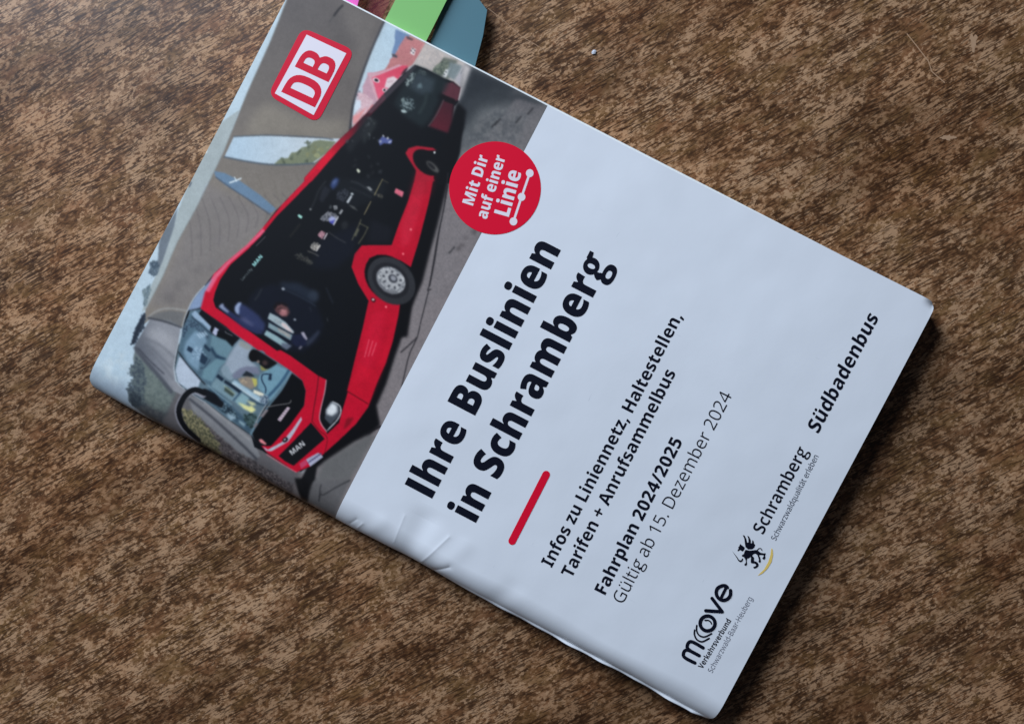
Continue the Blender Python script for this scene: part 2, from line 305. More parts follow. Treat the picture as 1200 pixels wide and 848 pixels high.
r|394,469|306,541,400,563 326,541,416,563, 363,536,450,559, 378,532,458,557 370,480,441,377 354,484,431,379, 322,489,402,383, 303,489,376,383 267,489,358,383, 209,461,317,376, 167,409,280,354, 145,337,257,310, 145,292,257,272 145,0,257,0 88,0,66,0 88,532,66,553 136,532,208,553 142,432,238,465 145,432,247,465 158,463,262,492, 203,512,310,537, 267,541,369,563,
s|468,517|422,141,477,170 422,93,477,118, 374,25,430,36, 282,-10,327,-10, 216,-10,243,-10 161,-10,184,-10, 75,10,91,3, 45,24,43,21 45,79,43,174 81,61,96,150, 171,38,204,129, 217,38,235,129 297,38,267,129, 367,91,297,143, 367,137,297,157 367,167,297,169, 334,206,277,187, 269,237,226,209, 221,253,179,228 172,270,133,247, 96,305,72,292, 54,359,42,355, 54,406,42,400 54,470,42,481, 158,542,167,563, 245,542,270,563 293,542,325,563, 376,524,421,539, 410,509,473,516 390,462,421,393 359,476,380,412, 281,494,296,434, 242,494,271,434 179,494,249,434, 109,450,224,422, 109,408,224,411 109,376,224,401, 142,339,241,385, 207,313,289,365, 253,296,335,346 300,280,383,327, 377,244,446,282, 422,188,477,219,
t|340,460|238,38,337,141 260,38,363,141, 300,45,406,152, 315,50,429,160 315,4,429,21 300,-2,398,8, 255,-10,328,-10, 230,-10,274,-10 186,-10,220,-10, 124,23,139,24, 91,93,93,107, 91,148,93,182 91,486,93,410 13,486,26,410 13,518,26,488 91,536,111,548 112,659,160,664 148,659,285,664 148,532,285,553 312,532,421,553 312,486,421,410 148,486,285,410 148,150,285,195 148,95,285,168, 192,38,312,141,
u|595,670|507,532,604,553 507,0,604,0 460,0,460,0 452,91,436,69 449,91,425,69 435,62,408,41, 384,16,355,6, 314,-10,292,-10, 268,-10,258,-10 206,-10,204,-10, 123,33,116,32, 81,119,65,122, 81,183,65,193 81,532,65,553 138,532,256,553 138,188,256,251 138,112,256,197, 207,39,287,141, 274,39,322,141 333,39,358,141, 411,84,398,180, 450,174,413,256, 450,241,413,311 450,532,413,553
v|469,611|204,0,211,0 0,532,0,553 60,532,199,553 192,179,293,226 201,157,294,223, 216,113,298,204, 228,74,302,181, 232,57,302,170 235,57,305,170 240,74,305,181, 253,114,308,202, 269,158,313,220, 276,179,314,225 408,532,412,553 469,532,611,553 265,0,400,0
w|735,910|405,346,484,242 399,369,478,267, 386,410,466,333, 376,447,457,392, 372,464,455,407 369,464,452,407 366,447,450,392, 356,409,440,332, 344,367,427,264, 337,345,420,235 224,0,364,0 164,0,163,0 14,532,12,553 73,532,200,553 163,203,245,341 171,173,250,318, 183,124,260,253, 193,83,269,186, 195,66,270,159 198,66,273,159 201,78,274,179, 208,107,282,231, 216,139,291,283, 227,176,299,323, 233,195,300,330 343,532,351,553 402,532,562,553 507,196,609,327 515,172,613,308, 528,125,624,249, 539,84,635,185, 542,66,637,159 545,66,640,159 547,83,642,186, 556,124,650,255, 569,174,660,320, 577,203,665,341 664,532,714,553 722,532,898,553 577,0,746,0 514,0,542,0
y|469,610|0,532,-1,553 61,532,200,553 187,201,294,236 198,172,296,229, 216,122,300,209, 230,79,303,187, 235,61,303,176 238,61,307,176 245,84,309,196, 269,157,316,225, 285,200,319,235 409,532,415,553 470,532,610,553 230,-95,391,-35 212,-141,366,-102, 168,-207,299,-194, 108,-242,201,-240, 66,-242,128,-240 47,-242,102,-240, 16,-237,64,-235, 2,-233,50,-232 2,-185,50,-82 15,-188,61,-84, 42,-193,92,-88, 59,-193,109,-88 87,-193,141,-88, 129,-170,180,-62, 161,-123,206,-21, 174,-88,215,3 209,2,217,8
z|463,507|421,0,482,0 40,0,24,0 40,37,24,109 352,486,253,407 62,486,37,407 62,532,37,553 419,532,471,553 419,492,471,435 108,46,252,146 421,46,482,146
ä|536,623|276,541,336,563 366,541,441,563, 454,453,559,459, 454,357,559,363 454,0,559,0 411,0,427,0 401,90,390,73 398,90,386,73 379,60,363,44, 330,15,314,7, 261,-10,250,-10, 211,-10,204,-10 161,-10,156,-10, 87,25,80,29, 47,91,36,108, 47,139,36,169 47,218,36,258, 177,301,159,344, 301,307,276,349 398,311,368,352 398,349,368,360 398,428,368,397, 335,493,332,428, 273,493,301,428 232,493,268,428, 157,472,188,405, 119,453,147,387 101,498,92,513 138,517,140,538, 228,541,261,563,;307,265,325,245 206,260,273,243, 106,199,230,210, 106,138,230,180 106,89,230,152, 168,38,260,125, 221,38,285,125 306,38,320,125, 397,132,369,169, 398,217,369,204 398,269,369,247;140,679,111,690 140,698,111,730, 159,719,159,767, 175,719,194,767 193,719,228,767, 211,698,278,730, 211,679,278,690 211,661,278,651, 193,639,228,614, 175,639,194,614 159,639,159,614, 140,661,111,651,;327,679,345,690 327,698,345,730, 345,719,393,767, 361,719,429,767 379,719,463,767, 397,698,513,730, 397,679,513,690 397,661,513,651, 379,639,463,614, 361,639,429,614 345,639,393,614, 327,661,345,651,
ü|595,670|507,532,604,553 507,0,604,0 460,0,460,0 452,91,436,69 449,91,425,69 435,62,408,41, 384,16,355,6, 314,-10,292,-10, 268,-10,258,-10 206,-10,204,-10, 123,33,116,32, 81,119,65,122, 81,183,65,193 81,532,65,553 138,532,256,553 138,188,256,251 138,112,256,197, 207,39,287,141, 274,39,322,141 333,39,358,141, 411,84,398,180, 450,174,413,256, 450,241,413,311 450,532,413,553;170,679,134,690 170,698,134,730, 189,719,182,767, 205,719,217,767 223,719,251,767, 241,698,301,730, 241,679,301,690 241,661,301,651, 223,639,251,614, 205,639,217,614 189,639,182,614, 170,661,134,651,;356,679,368,690 356,698,368,730, 375,719,416,767, 391,719,452,767 409,719,486,767, 427,698,536,730, 427,679,536,690 427,661,536,651, 409,639,486,614, 391,639,452,614 375,639,416,614, 356,661,368,651,"""
FONT = {}
for ln in GLYPHS.split('\n'):
    ch, ad, cs = ln[0], ln[2:].split('|')[0], ln[2:].split('|')[1]
    cont = []
    for c in cs.split(';'):
        if c:
            cont.append([(tuple(int(q) for q in p.split(',')[:4]), not p.endswith(',')) for p in c.split(' ')])
    FONT[ch] = (tuple(int(q) for q in ad.split(',')), cont)


FONT['|'] = ((240, 340), [[((70, 0, 70, 0), True), ((70, 714, 70, 714), True), ((134, 714, 268, 714), True), ((134, 0, 268, 0), True)]])   # capital I without serifs


def flat(cont, n=4):
    """quadratic outline with implied on-curve points -> polyline"""
    pts = []
    m = len(cont)
    full = []
    for i in range(m):
        (p, on), (q, on2) = cont[i], cont[(i + 1) % m]
        full.append((p, on))
        if not on and not on2:
            full.append((((p[0] + q[0]) / 2, (p[1] + q[1]) / 2), True))
    s = next(i for i, f in enumerate(full) if f[1])
    full = full[s:] + full[:s] + [full[s]]
    i = 0
    while i < len(full) - 1:
        p = full[i][0]
        if full[i + 1][1]:
            pts.append(p)
            i += 1
        else:
            c, e = full[i + 1][0], full[i + 2][0]
            for k in range(n):
                t = k / n
                pts.append(tuple((1 - t) ** 2 * p[a] + 2 * t * (1 - t) * c[a] + t * t * e[a] for a in (0, 1)))
            i += 2
    return pts


def ring(cx, cy, rx, ry, n=28, p=2.0):
    out = []
    for k in range(n):
        a = 2 * math.pi * k / n
        c, s = math.cos(a), math.sin(a)
        out.append((cx + rx * math.copysign(abs(c) ** (2 / p), c), cy + ry * math.copysign(abs(s) ** (2 / p), s)))
    return out


def two_storey_g(t):
    """the g with a closed lower loop, as layers of closed outlines; t = 0 light ... 1 heavy"""
    mixv = lambda a, b_: a + (b_ - a) * t
    th = mixv(48, 92)
    adv = 540 + 60 * t
    cx = 262 + 14 * t
    L1 = [ring(cx, mixv(370, 360), mixv(196, 218), mixv(172, 184)), ring(cx, mixv(370, 360), mixv(140, 62), mixv(124, 94))]
    L2 = [ring(cx + 8, mixv(-105, -84), mixv(238, 266), mixv(138, 152), p=2.4), ring(cx + 8, mixv(-105, -84), mixv(182, 108), mixv(90, 66), p=2.4)]
    L3 = [[(cx - 120, 250), (cx - 60, 205), (cx - mixv(110, 60), 130), (cx - mixv(60, 40), mixv(80, 100)), (cx - 30, mixv(30, 20)), (cx - 150, mixv(36, 10)), (cx - 215, 60), (cx - mixv(220, 250), 110), (cx - mixv(200, 215), 170)]]
    L4 = [[(cx + 90, 500), (cx + 140, 546), (adv + 6, 546), (adv + 6, 546 - th), (cx + 170, 546 - th * 1.35), (cx + 120, 430)]]
    return adv, [L1, L2, L3, L4]


def layout(s, wt, slant=0.0, g2=True, track=0.0):
    """-> list of layers (each a list of contours), ink xmin, xmax; font units"""
    t = (wt - 300) / 600.0
    x = 0.0
    groups = []
    for ch in s:
        if ch == 'g' and g2:
            adv, layers = two_storey_g(t)
            for k, ly in enumerate(layers):
                groups.append((k, [[(px + x + slant * py, py) for px, py in c] for c in ly]))
        else:
            ad, cont = FONT[ch]
            adv = ad[0] + (ad[1] - ad[0]) * t
            cc = []
            for c in cont:
                c2 = [((p[0] + (p[2] - p[0]) * t, p[1] + (p[3] - p[1]) * t), on) for p, on in c]
                cc.append([(px + x + slant * py, py) for px, py in flat(c2)])
            if cc:
                groups.append((0, cc))
        x += adv + track
    xs = [p[0] for _, g in groups for c in g for p in c]
    return groups, min(xs), max(xs)


def place(s, S, E, cap, wt, slant=0.0, g2=True, track=0.0):
    """text set on the cover between two layout points; -> groups of contours in sheet mm"""
    a, b = P(*S), P(*E)
    d = (b - a)
    L = d.length
    d = d / L
    n = Vector((-d.y, d.x))
    groups, x0, x1 = layout(s, wt, slant, g2, track)
    ln = math.hypot(E[0] - S[0], E[1] - S[1])
    sy = cap * (L / ln) / 714.0
    sx = L / (x1 - x0)
    return [(k, [[(a.x + d.x * (px - x0) * sx + n.x * py * sy, a.y + d.y * (px - x0) * sx + n.y * py * sy) for px, py in c] for c in g]) for k, g in groups]


INK_Z = 0.045


def inside(p, c):
    r = False
    for i in range(len(c)):
        a, b = c[i - 1], c[i]
        if (a[1] > p[1]) != (b[1] > p[1]) and p[0] < a[0] + (p[1] - a[1]) / (b[1] - a[1]) * (b[0] - a[0]):
            r = not r
    return r


def islands(g):
    """split a set of outlines into outer outlines with their own holes"""
    dep = [sum(inside(c[0], d) for d in g if d is not c) for c in g]
    out = [[c] for c, k in zip(g, dep) if k % 2 == 0]
    for c, k in zip(g, dep):
        if k % 2:
            for o in out:
                if inside(c[0], o[0]):
                    o.append(c)
                    break
    return out


def print_mesh(name, groups, mat, parent, dz=INK_Z):
    """thin printed shapes that follow the cover sheet"""
    V, F = [], []
    for k, gg in groups:
        for g in islands(gg):
            base = len(V)
            tris = tessellate_polygon([[Vector((x, y, 0)) for x, y in c] for c in g])
            pts = [p for c in g for p in c]
            V += [(x, y, dz + 0.006 * k) for x, y in pts]
            stack = [tuple(base + i for i in t) for t in tris]
            mids = {}
            while stack:
                t = stack.pop()
                a, b, c = (V[i] for i in t)
                ar = (b[0] - a[0]) * (c[1] - a[1]) - (c[0] - a[0]) * (b[1] - a[1])
                if abs(ar) < 1e-9:
                    continue
                if ar < 0:
                    t = t[::-1]
                e = [math.hypot(V[t[i]][0] - V[t[i - 2]][0], V[t[i]][1] - V[t[i - 2]][1]) for i in range(3)]
                i = max(range(3), key=lambda j: e[j])
                if e[i] > 2.2:
                    p_, q_, r_ = t[i], t[i - 2], t[i - 1]
                    key = (min(p_, q_), max(p_, q_))
                    if key not in mids:
                        mids[key] = len(V)
                        V.append(tuple((V[p_][d] + V[q_][d]) / 2 for d in range(3)))
                    m = mids[key]
                    stack += [(p_, m, r_), (m, q_, r_)]
                else:
                    F.append(t)
    A = np.array(V)
    z = height(A[:, 0], A[:, 1]) + A[:, 2]
    return mesh_from(name, [(x, y, zz) for (x, y, _), zz in zip(V, z)], F, parent, mat)


def line_text(name, s, S, E, cap, wt, mat, parent, slant=0.0, g2=True, dz=INK_Z, track=0.0):
    return print_mesh(name, place(s, S, E, cap, wt, slant, g2, track), mat, parent, dz)


def poly_px(pts):
    return [tuple(P(x, y)) for x, y in pts]


def stroke(pts, w, n=6):
    """outline of a round-capped stroke along a polyline (layout units)"""
    L, Rr = [], []
    m = len(pts)
    nr = []
    for i in range(m):
        a = pts[max(i - 1, 0)]
        b = pts[min(i + 1, m - 1)]
        dx, dy = b[0] - a[0], b[1] - a[1]
        l = math.hypot(dx, dy) or 1
        nr.append((-dy / l, dx / l))
    for (x, y), (nx, ny) in zip(pts, nr):
        L.append((x + nx * w / 2, y + ny * w / 2))
        Rr.append((x - nx * w / 2, y - ny * w / 2))
    out = list(L)
    a0 = math.atan2(nr[-1][1], nr[-1][0])
    for k in range(1, n):
        a = a0 - math.pi * k / n
        out.append((pts[-1][0] + math.cos(a) * w / 2, pts[-1][1] + math.sin(a) * w / 2))
    out += Rr[::-1]
    a0 = math.atan2(-nr[0][1], -nr[0][0])
    for k in range(1, n):
        a = a0 - math.pi * k / n
        out.append((pts[0][0] + math.cos(a) * w / 2, pts[0][1] + math.sin(a) * w / 2))
    return out


def smooth_line(pts, n=6, closed=False):
    """Catmull-Rom through the points"""
    m = len(pts)
    out = []
    for i in range(m if closed else m - 1):
        p0 = pts[(i - 1) % m] if closed or i > 0 else pts[0]
        p1, p2 = pts[i], pts[(i + 1) % m]
        p3 = pts[(i + 2) % m] if closed or i + 2 < m else pts[-1]
        for k in range(n):
            t = k / n
            out.append(tuple(0.5 * (2 * p1[a] + (p2[a] - p0[a]) * t + (2 * p0[a] - 5 * p1[a] + 4 * p2[a] - p3[a]) * t * t
                                    + (3 * p1[a] - p0[a] - 3 * p2[a] + p3[a]) * t ** 3) for a in (0, 1)))
    if not closed:
        out.append(pts[-1])
    return out

# ------------------------------------------------------------------ the table
def table_material():
    m = bpy.data.materials.new('wood_decor_laminate')
    m.use_nodes = True
    nt = m.node_tree
    b = nt.nodes['Principled BSDF']
    L = nt.links.new
    tc = nd(nt, 'ShaderNodeTexCoord')
    rot = nd(nt, 'ShaderNodeMapping')
    rot.inputs['Rotation'].default_value = (0, 0, math.radians(-29))
    rot.inputs['Scale'].default_value = (1000, 1000, 1000)
    L(tc.outputs['Object'], rot.inputs['Vector'])
    # slow wander of the grain
    wn = nd(nt, 'ShaderNodeTexNoise')
    wn.inputs['Scale'].default_value = 0.035
    wn.inputs['Detail'].default_value = 2
    L(rot.outputs[0], wn.inputs['Vector'])
    ws = nd(nt, 'ShaderNodeVectorMath', operation='SCALE')
    ws.inputs['Scale'].default_value = 1.6
    L(wn.outputs['Color'], ws.inputs[0])
    wa = nd(nt, 'ShaderNodeVectorMath', operation='ADD')
    L(rot.outputs[0], wa.inputs[0])
    L(ws.outputs[0], wa.inputs[1])

    def noise(sx, sy, detail, rough, off=0.0, dist=0.0):
        mp = nd(nt, 'ShaderNodeMapping')
        mp.inputs['Scale'].default_value = (1.32 / sx, 1.32 / sy, 1)
        mp.inputs['Location'].default_value = (off, off * 1.7, off * .3)
        L(wa.outputs[0], mp.inputs['Vector'])
        n = nd(nt, 'ShaderNodeTexNoise')
        n.inputs['Scale'].default_value = 1
        n.inputs['Detail'].default_value = detail
        n.inputs['Roughness'].default_value = rough
        n.inputs['Distortion'].default_value = dist
        L(mp.outputs[0], n.inputs['Vector'])
        return n.outputs['Fac']

    def math_(op, a, c):
        n = nd(nt, 'ShaderNodeMath', operation=op)
        for i, v in enumerate((a, c)):
            if isinstance(v, (int, float)):
                n.inputs[i].default_value = v
            else:
                L(v, n.inputs[i])
        return n.outputs[0]

    def ramp(f, stops):
        r = nd(nt, 'ShaderNodeValToRGB')
        e = r.color_ramp.elements
        while len(e) < len(stops):
            e.new(0.5)
        for el, (p, c) in zip(e, stops):
            el.position = p
            el.color = (c, c, c, 1) if isinstance(c, (int, float)) else (*c, 1)
        L(f, r.inputs[0])
        return r.outputs[0]

    def mix(f, a, c, mode='MIX'):
        n = nd(nt, 'ShaderNodeMix', data_type='RGBA', blend_type=mode)
        if isinstance(f, (int, float)):
            n.inputs[0].default_value = f
        else:
            L(f, n.inputs[0])
        for i, v in ((6, a), (7, c)):
            if isinstance(v, tuple):
                n.inputs[i].default_value = (*v, 1)
            else:
                L(v, n.inputs[i])
        return n.outputs[2]

    n1 = noise(5.0, 3.0, 4, 0.55, 3.1)
    n2 = noise(1.7, 1.05, 4, 0.60, 11.7)
    v = math_('ADD', math_('MULTIPLY', n1, 0.40), math_('MULTIPLY', n2, 0.60))
    base = ramp(v, [(0.40, ink((66, 48, 34))), (0.46, ink((90, 66, 46))), (0.505, ink((109, 84, 62))), (0.545, ink((130, 105, 83))), (0.60, ink((147, 122, 100)))])
    # olive, rust and dark drifts
    n4 = noise(13, 8, 3, 0.5, 41.0)
    base = mix(math_('MULTIPLY', ramp(n4, [(0.50, 0.0), (0.62, 1.0)]), 0.55), base, tuple(ink((103, 82, 54))))
    n5 = noise(10, 6, 3, 0.5, 47.0)
    base = mix(math_('MULTIPLY', ramp(n5, [(0.54, 0.0), (0.66, 1.0)]), 0.50), base, tuple(ink((114, 82, 60))))
    n6 = noise(17, 8, 3, 0.55, 53.0)
    base = mix(math_('MULTIPLY', ramp(n6, [(0.50, 0.0), (0.68, 1.0)]), 0.35), base, tuple(ink((62, 45, 33))))
    # pale ragged flecks, in clusters
    p1 = noise(1.3, 0.85, 4, 0.62, 99.0)
    p2 = noise(8, 5, 2, 0.5, 113.0)
    base = mix(math_('MULTIPLY', ramp(math_('ADD', p1, math_('MULTIPLY', math_('SUBTRACT', p2, 0.5), 0.8)), [(0.535, 0.0), (0.60, 1.0)]), 0.82), base, tuple(ink((156, 132, 110))))
    # dark pores: straight dashes along the grain and short blots
    dm = noise(24, 10, 2, 0.5, 71.0)
    for sx, sy, off, lo, k in ((7.0, 0.52, 57.0, 0.59, 0.80), (3.6, 0.46, 63.0, 0.58, 0.78), (1.6, 0.55, 87.0, 0.575, 0.62)):
        d1 = noise(sx, sy, 2, 0.45, off)
        thr = math_('ADD', d1, math_('MULTIPLY', math_('SUBTRACT', dm, 0.5), 0.22))
        base = mix(math_('MULTIPLY', ramp(thr, [(lo, 0.0), (lo + 0.045, 1.0)]), k), base, tuple(ink((50, 34, 23))))
    # broad bands of the printed grain, lighter and darker
    n7 = noise(75, 20, 3, 0.5, 151.0)
    base = mix(1.0, base, ramp(n7, [(0.34, (0.60, 0.56, 0.52)), (0.50, (0.90, 0.88, 0.86)), (0.66, (1.0, 0.99, 0.98))]), 'MULTIPLY')
    n8 = noise(38, 30, 2, 0.5, 171.0)
    base = mix(math_('MULTIPLY', ramp(n8, [(0.48, 0.0), (0.66, 1.0)]), 0.35), base, mix(1.0, base, (0.92, 0.70, 0.52), 'MULTIPLY'))
    L(base, b.inputs['Base Color'])
    b.inputs['Specular IOR Level'].default_value = 0.34
    rr = noise(5, 2.5, 4, 0.6, 131.0)
    mr = nd(nt, 'ShaderNodeMapRange')
    mr.inputs['To Min'].default_value = 0.30
    mr.inputs['To Max'].default_value = 0.44
    L(rr, mr.inputs['Value'])
    L(mr.outputs[0], b.inputs['Roughness'])
    bp = nd(nt, 'ShaderNodeBump')
    bp.inputs['Strength'].default_value = 0.12
    bp.inputs['Distance'].default_value = 0.0002
    L(v, bp.inputs['Height'])
    L(bp.outputs['Normal'], b.inputs['Normal'])
    return m


def box_mesh(x0, x1, y0, y1, z0, z1):
    V = [(x, y, z) for z in (z0, z1) for y in (y0, y1) for x in (x0, x1)]
    F = [(0, 2, 3, 1), (4, 5, 7, 6), (0, 1, 5, 4), (2, 6, 7, 3), (0, 4, 6, 2), (1, 3, 7, 5)]
    return V, F


M_TABLE = table_material()
V, F = box_mesh(-420, 420, -330, 360, -22, 0)
table = mesh_from('table_top', V, F, None, M_TABLE)
tag(table, 'brown mottled wood grain table top under the booklet', 'table', kind='structure')

# scratches and a pale worn spot in the laminate
M_SCR = paper_mat('scratched_laminate', ink((140, 119, 101)), 0.5, 0.12)


def on_table(name, pts, z, mat, parent=None):
    W3 = [world_at(x, y, z) for x, y in pts]
    tri = tessellate_polygon([W3])
    F = []
    for t in tri:
        a, b, c = (W3[i] for i in t)
        F.append(tuple(t) if (b - a).cross(c - a).z > 0 else tuple(t[::-1]))
    return mesh_from(name, [tuple(p) for p in W3], F, parent, mat)


on_table('scratch', stroke([(1063, 40), (1075, 55), (1088, 72), (1092, 84), (1107, 97)], 1.2), 0.02, M_SCR, table)
on_table('scratch', stroke([(572, 10), (590, 24), (610, 42), (640, 60)], 0.6), 0.02, M_SCR, table)
rnd = random.Random(4)
for cx, cy, rx, ry in ((1141, 50, 5, 11), (1112, 161, 10, 3.5)):
    pts = []
    for k in range(26):
        a = k / 26 * 2 * math.pi
        r = 0.45 + 0.75 * rnd.random()
        pts.append((cx + math.cos(a) * rx * r, cy + math.sin(a) * ry * r))
    on_table('worn_spot', pts, 0.02, M_SCR, table)
# crumb of white paper
bm = bmesh.new()
bmesh.ops.create_icosphere(bm, subdivisions=2, radius=1.0)
for v in bm.verts:
    k = 0.75 + 0.5 * rnd.random()
    v.co = Vector((v.co.x * 0.52 * k, v.co.y * 0.42 * k, v.co.z * 0.16 * k))
zmin = min(v.co.z for v in bm.verts)
for v in bm.verts:
    v.co.z -= zmin
    v.co *= MM
me = bpy.data.meshes.new('paper_crumb')
bm.to_mesh(me)
bm.free()
cr = link('paper_crumb', me, None, paper_mat('crumb_paper', ink((165, 178, 200)), 0.7, 0.05))
p = world_at(696, 61.5, 0)
cr.location = (p.x * MM, p.y * MM, 0.00001)
tag(cr, 'tiny white paper crumb lying on the brown table above the booklet', 'crumb')

# ------------------------------------------------------------------ the printed photograph: vector artwork, rasterised to ink colours
SS = 2.5
AX, AY, AWD, AHT = 92, -44, 570, 690
NXp, NYp = int(AWD * SS), int(AHT * SS)
ART = np.zeros((NYp, NXp, 3), np.float32)
BUSM = np.zeros((NYp, NXp), np.float32)
RNG = np.random.RandomState(7)
ORI = {'A': (90, 0), 'B': (300, 0), 'C': (90, 200), 'D': (90, 380), 'E': (280, 180), 'F': (280, 350), 'G': (480, 120), 'K': (340, 560), 'L': (195, 350, 8.0), 'M': (225, 420, 8.0), 'N': (280, 440, 7.067), 'O': (250, 330, 8.0), 'Q': (340, 210, 8.0), 'R': (420, 70, 8.0), 'S': (400, 20, 6.525), 'U': (100, 330, 4.463)}


def q(cr_, pts):
    o = ORI[cr_]
    k = o[2] if len(o) > 2 else 4.0
    return [(o[0] + x / k, o[1] + y / k) for x, y in pts]


def blur(a, r):
    r = int(r)
    if r < 1:
        return a
    for ax in (0, 1):
        for _ in range(2):
            pad = [(0, 0)] * a.ndim
            pad[ax] = (r + 1, r)
            c = np.cumsum(np.pad(a, pad, mode='edge'), axis=ax, dtype=np.float64)
            n = a.shape[ax]
            hi = np.take(c, range(2 * r + 1, 2 * r + 1 + n), axis=ax)
            lo = np.take(c, range(0, n), axis=ax)
            a = ((hi - lo) / (2 * r + 1)).astype(np.float32)
    return a


def mask_of(contours, feather=0.0):
    allp = np.array([p for c in contours for p in c])
    pad = feather * 2.5 + 2
    x0 = max(0, int((allp[:, 0].min() - AX - pad) * SS)); x1 = min(NXp, int((allp[:, 0].max() - AX + pad) * SS) + 2)
    y0 = max(0, int((allp[:, 1].min() - AY - pad) * SS)); y1 = min(NYp, int((allp[:, 1].max() - AY + pad) * SS) + 2)
    if x1 <= x0 or y1 <= y0:
        return None
    m = np.zeros((y1 - y0, x1 - x0), np.float32)
    segs = []
    for c in contours:
        a = (np.array(c, float) - (AX, AY)) * SS
        segs.append(np.hstack([a, np.roll(a, -1, axis=0)]))
    sg = np.vstack(segs)
    for j in range(y0, y1):
        yc = j + 0.5
        s = sg[(sg[:, 1] <= yc) != (sg[:, 3] <= yc)]
        if not len(s):
            continue
        xs = np.sort(s[:, 0] + (yc - s[:, 1]) / (s[:, 3] - s[:, 1]) * (s[:, 2] - s[:, 0]))
        for a, b in zip(xs[::2], xs[1::2]):
            i0, i1 = max(0, int(math.ceil(a - 0.5)) - x0), min(x1 - x0, int(math.ceil(b - 0.5)) - x0)
            if i1 > i0:
                m[j - y0, i0:i1] = 1
    if feather:
        m = blur(m, feather * SS)
    return m, y0, x0


def fill(pts, col, feather=0.0, alpha=1.0, smooth=False, grad=None, multi=False, bus=None):
    """paint a closed outline; grad = (from point, to point, second colour)"""
    cs = pts if multi else [pts]
    if smooth:
        cs = [smooth_line(c, 6, True) for c in cs]
    r = mask_of(cs, feather)
    if r is None:
        return
    m, y0, x0 = r
    h, w = m.shape
    c = np.array(col, np.float32)
    if grad:
        (gx, gy), (hx, hy), c2 = grad
        Y, X = np.mgrid[0:h, 0:w]
        X = (X + x0) / SS + AX; Y = (Y + y0) / SS + AY
        dx, dy = hx - gx, hy - gy
        t = np.clip(((X - gx) * dx + (Y - gy) * dy) / (dx * dx + dy * dy), 0, 1)[..., None]
        c = c * (1 - t) + np.array(c2, np.float32) * t
    a = (m * alpha)[..., None]
    sl = ART[y0:y0 + h, x0:x0 + w]
    sl[:] = sl * (1 - a) + c * a
    if bus is not None:
        b = BUSM[y0:y0 + h, x0:x0 + w]
        b[:] = np.maximum(b, m) if bus else b * (1 - m)


def rough(pts, c1, c2, feather=1.2, rag=1.2, cell=2.2, seed=1, alpha=1.0, soft=0.25, mixk=1.0, bus=None):
    """area with a ragged outline and two tones broken up finely (foliage, gravel, reflections)"""
    r = mask_of([pts], feather)
    if r is None:
        return
    m, y0, x0 = r
    h, w = m.shape
    f = (NF(cell * SS, seed)[y0:y0 + h, x0:x0 + w] + 0.6 * NF(cell * SS * 0.45, seed + 50)[y0:y0 + h, x0:x0 + w])
    g = (NF(cell * SS * 0.8, seed + 20)[y0:y0 + h, x0:x0 + w] + 0.8 * NF(cell * SS * 0.35, seed + 70)[y0:y0 + h, x0:x0 + w])
    a = np.clip((m + rag * 0.6 * f - 0.5) / soft + 0.5, 0, 1) * (m > 0.02) * alpha
    t = np.clip(0.5 + g * 1.3 * mixk, 0, 1)[..., None]
    c = np.array(c1, np.float32) * (1 - t) + np.array(c2, np.float32) * t
    sl = ART[y0:y0 + h, x0:x0 + w]
    sl[:] = sl * (1 - a[..., None]) + c * a[..., None]


_NF = {}


def NF(cell, seed):
    k = (round(cell, 2), seed)
    if k not in _NF:
        _NF[k] = noise_field(cell, seed)
    return _NF[k]


def ln(pts, w, col, alpha=1.0, feather=0.0, smooth=True):
    fill(stroke(smooth_line(pts, 5) if smooth and len(pts) > 2 else pts, w), col, feather, alpha)


def ell(cx, cy, rx, ry, ang=0, n=30):
    c, s = math.cos(math.radians(ang)), math.sin(math.radians(ang))
    return [(cx + rx * math.cos(t) * c - ry * math.sin(t) * s, cy + rx * math.cos(t) * s + ry * math.sin(t) * c)
            for t in (2 * math.pi * k / n for k in range(n))]


def blobs(cr_, centers, r, col, n=1, jit=0.5, alpha=1.0, feather=0.4):
    for (x, y) in centers:
        for _ in range(n):
            px, py = q(cr_, [(x + RNG.uniform(-1, 1) * r * 4 * jit * 1.4, y + RNG.uniform(-1, 1) * r * 4 * jit * 1.4)])[0]
            rr = r * RNG.uniform(0.5, 1.1)
            cc = np.array(col) * RNG.uniform(0.8, 1.15)
            fill(ell(px, py, rr, rr * RNG.uniform(0.5, 0.9), RNG.uniform(0, 180), 9), cc, feather, alpha)


def noise_field(cell, seed):
    r = np.random.RandomState(seed)
    gh, gw = int(NYp / cell) + 3, int(NXp / cell) + 3
    g = r.rand(gh, gw).astype(np.float32) - 0.5
    y = np.arange(NYp) / cell; x = np.arange(NXp) / cell
    yi = y.astype(int); xi = x.astype(int); fy = (y - yi)[:, None]; fx = (x - xi)[None, :]
    fy = fy * fy * (3 - 2 * fy); fx = fx * fx * (3 - 2 * fx)
    a = g[yi][:, xi]; b = g[yi][:, xi + 1]; c = g[yi + 1][:, xi]; d = g[yi + 1][:, xi + 1]
    return (a * (1 - fx) + b * fx) * (1 - fy) + (c * (1 - fx) + d * fx) * fy


def art_text(s, S, E, cap, wt, col, alpha=1.0):
    """lettering inside the photograph (on the printed bus)"""
    groups, x0, x1 = layout(s, wt)
    dx, dy = E[0] - S[0], E[1] - S[1]
    L = math.hypot(dx, dy)
    dx, dy = dx / L, dy / L
    sx, sy = L / (x1 - x0), cap / 714.0
    for _, g in groups:
        fill([[(S[0] + dx * (x - x0) * sx + dy * y * sy, S[1] + dy * (x - x0) * sx - dx * y * sy) for x, y in c] for c in g], col, 0, alpha, multi=True)


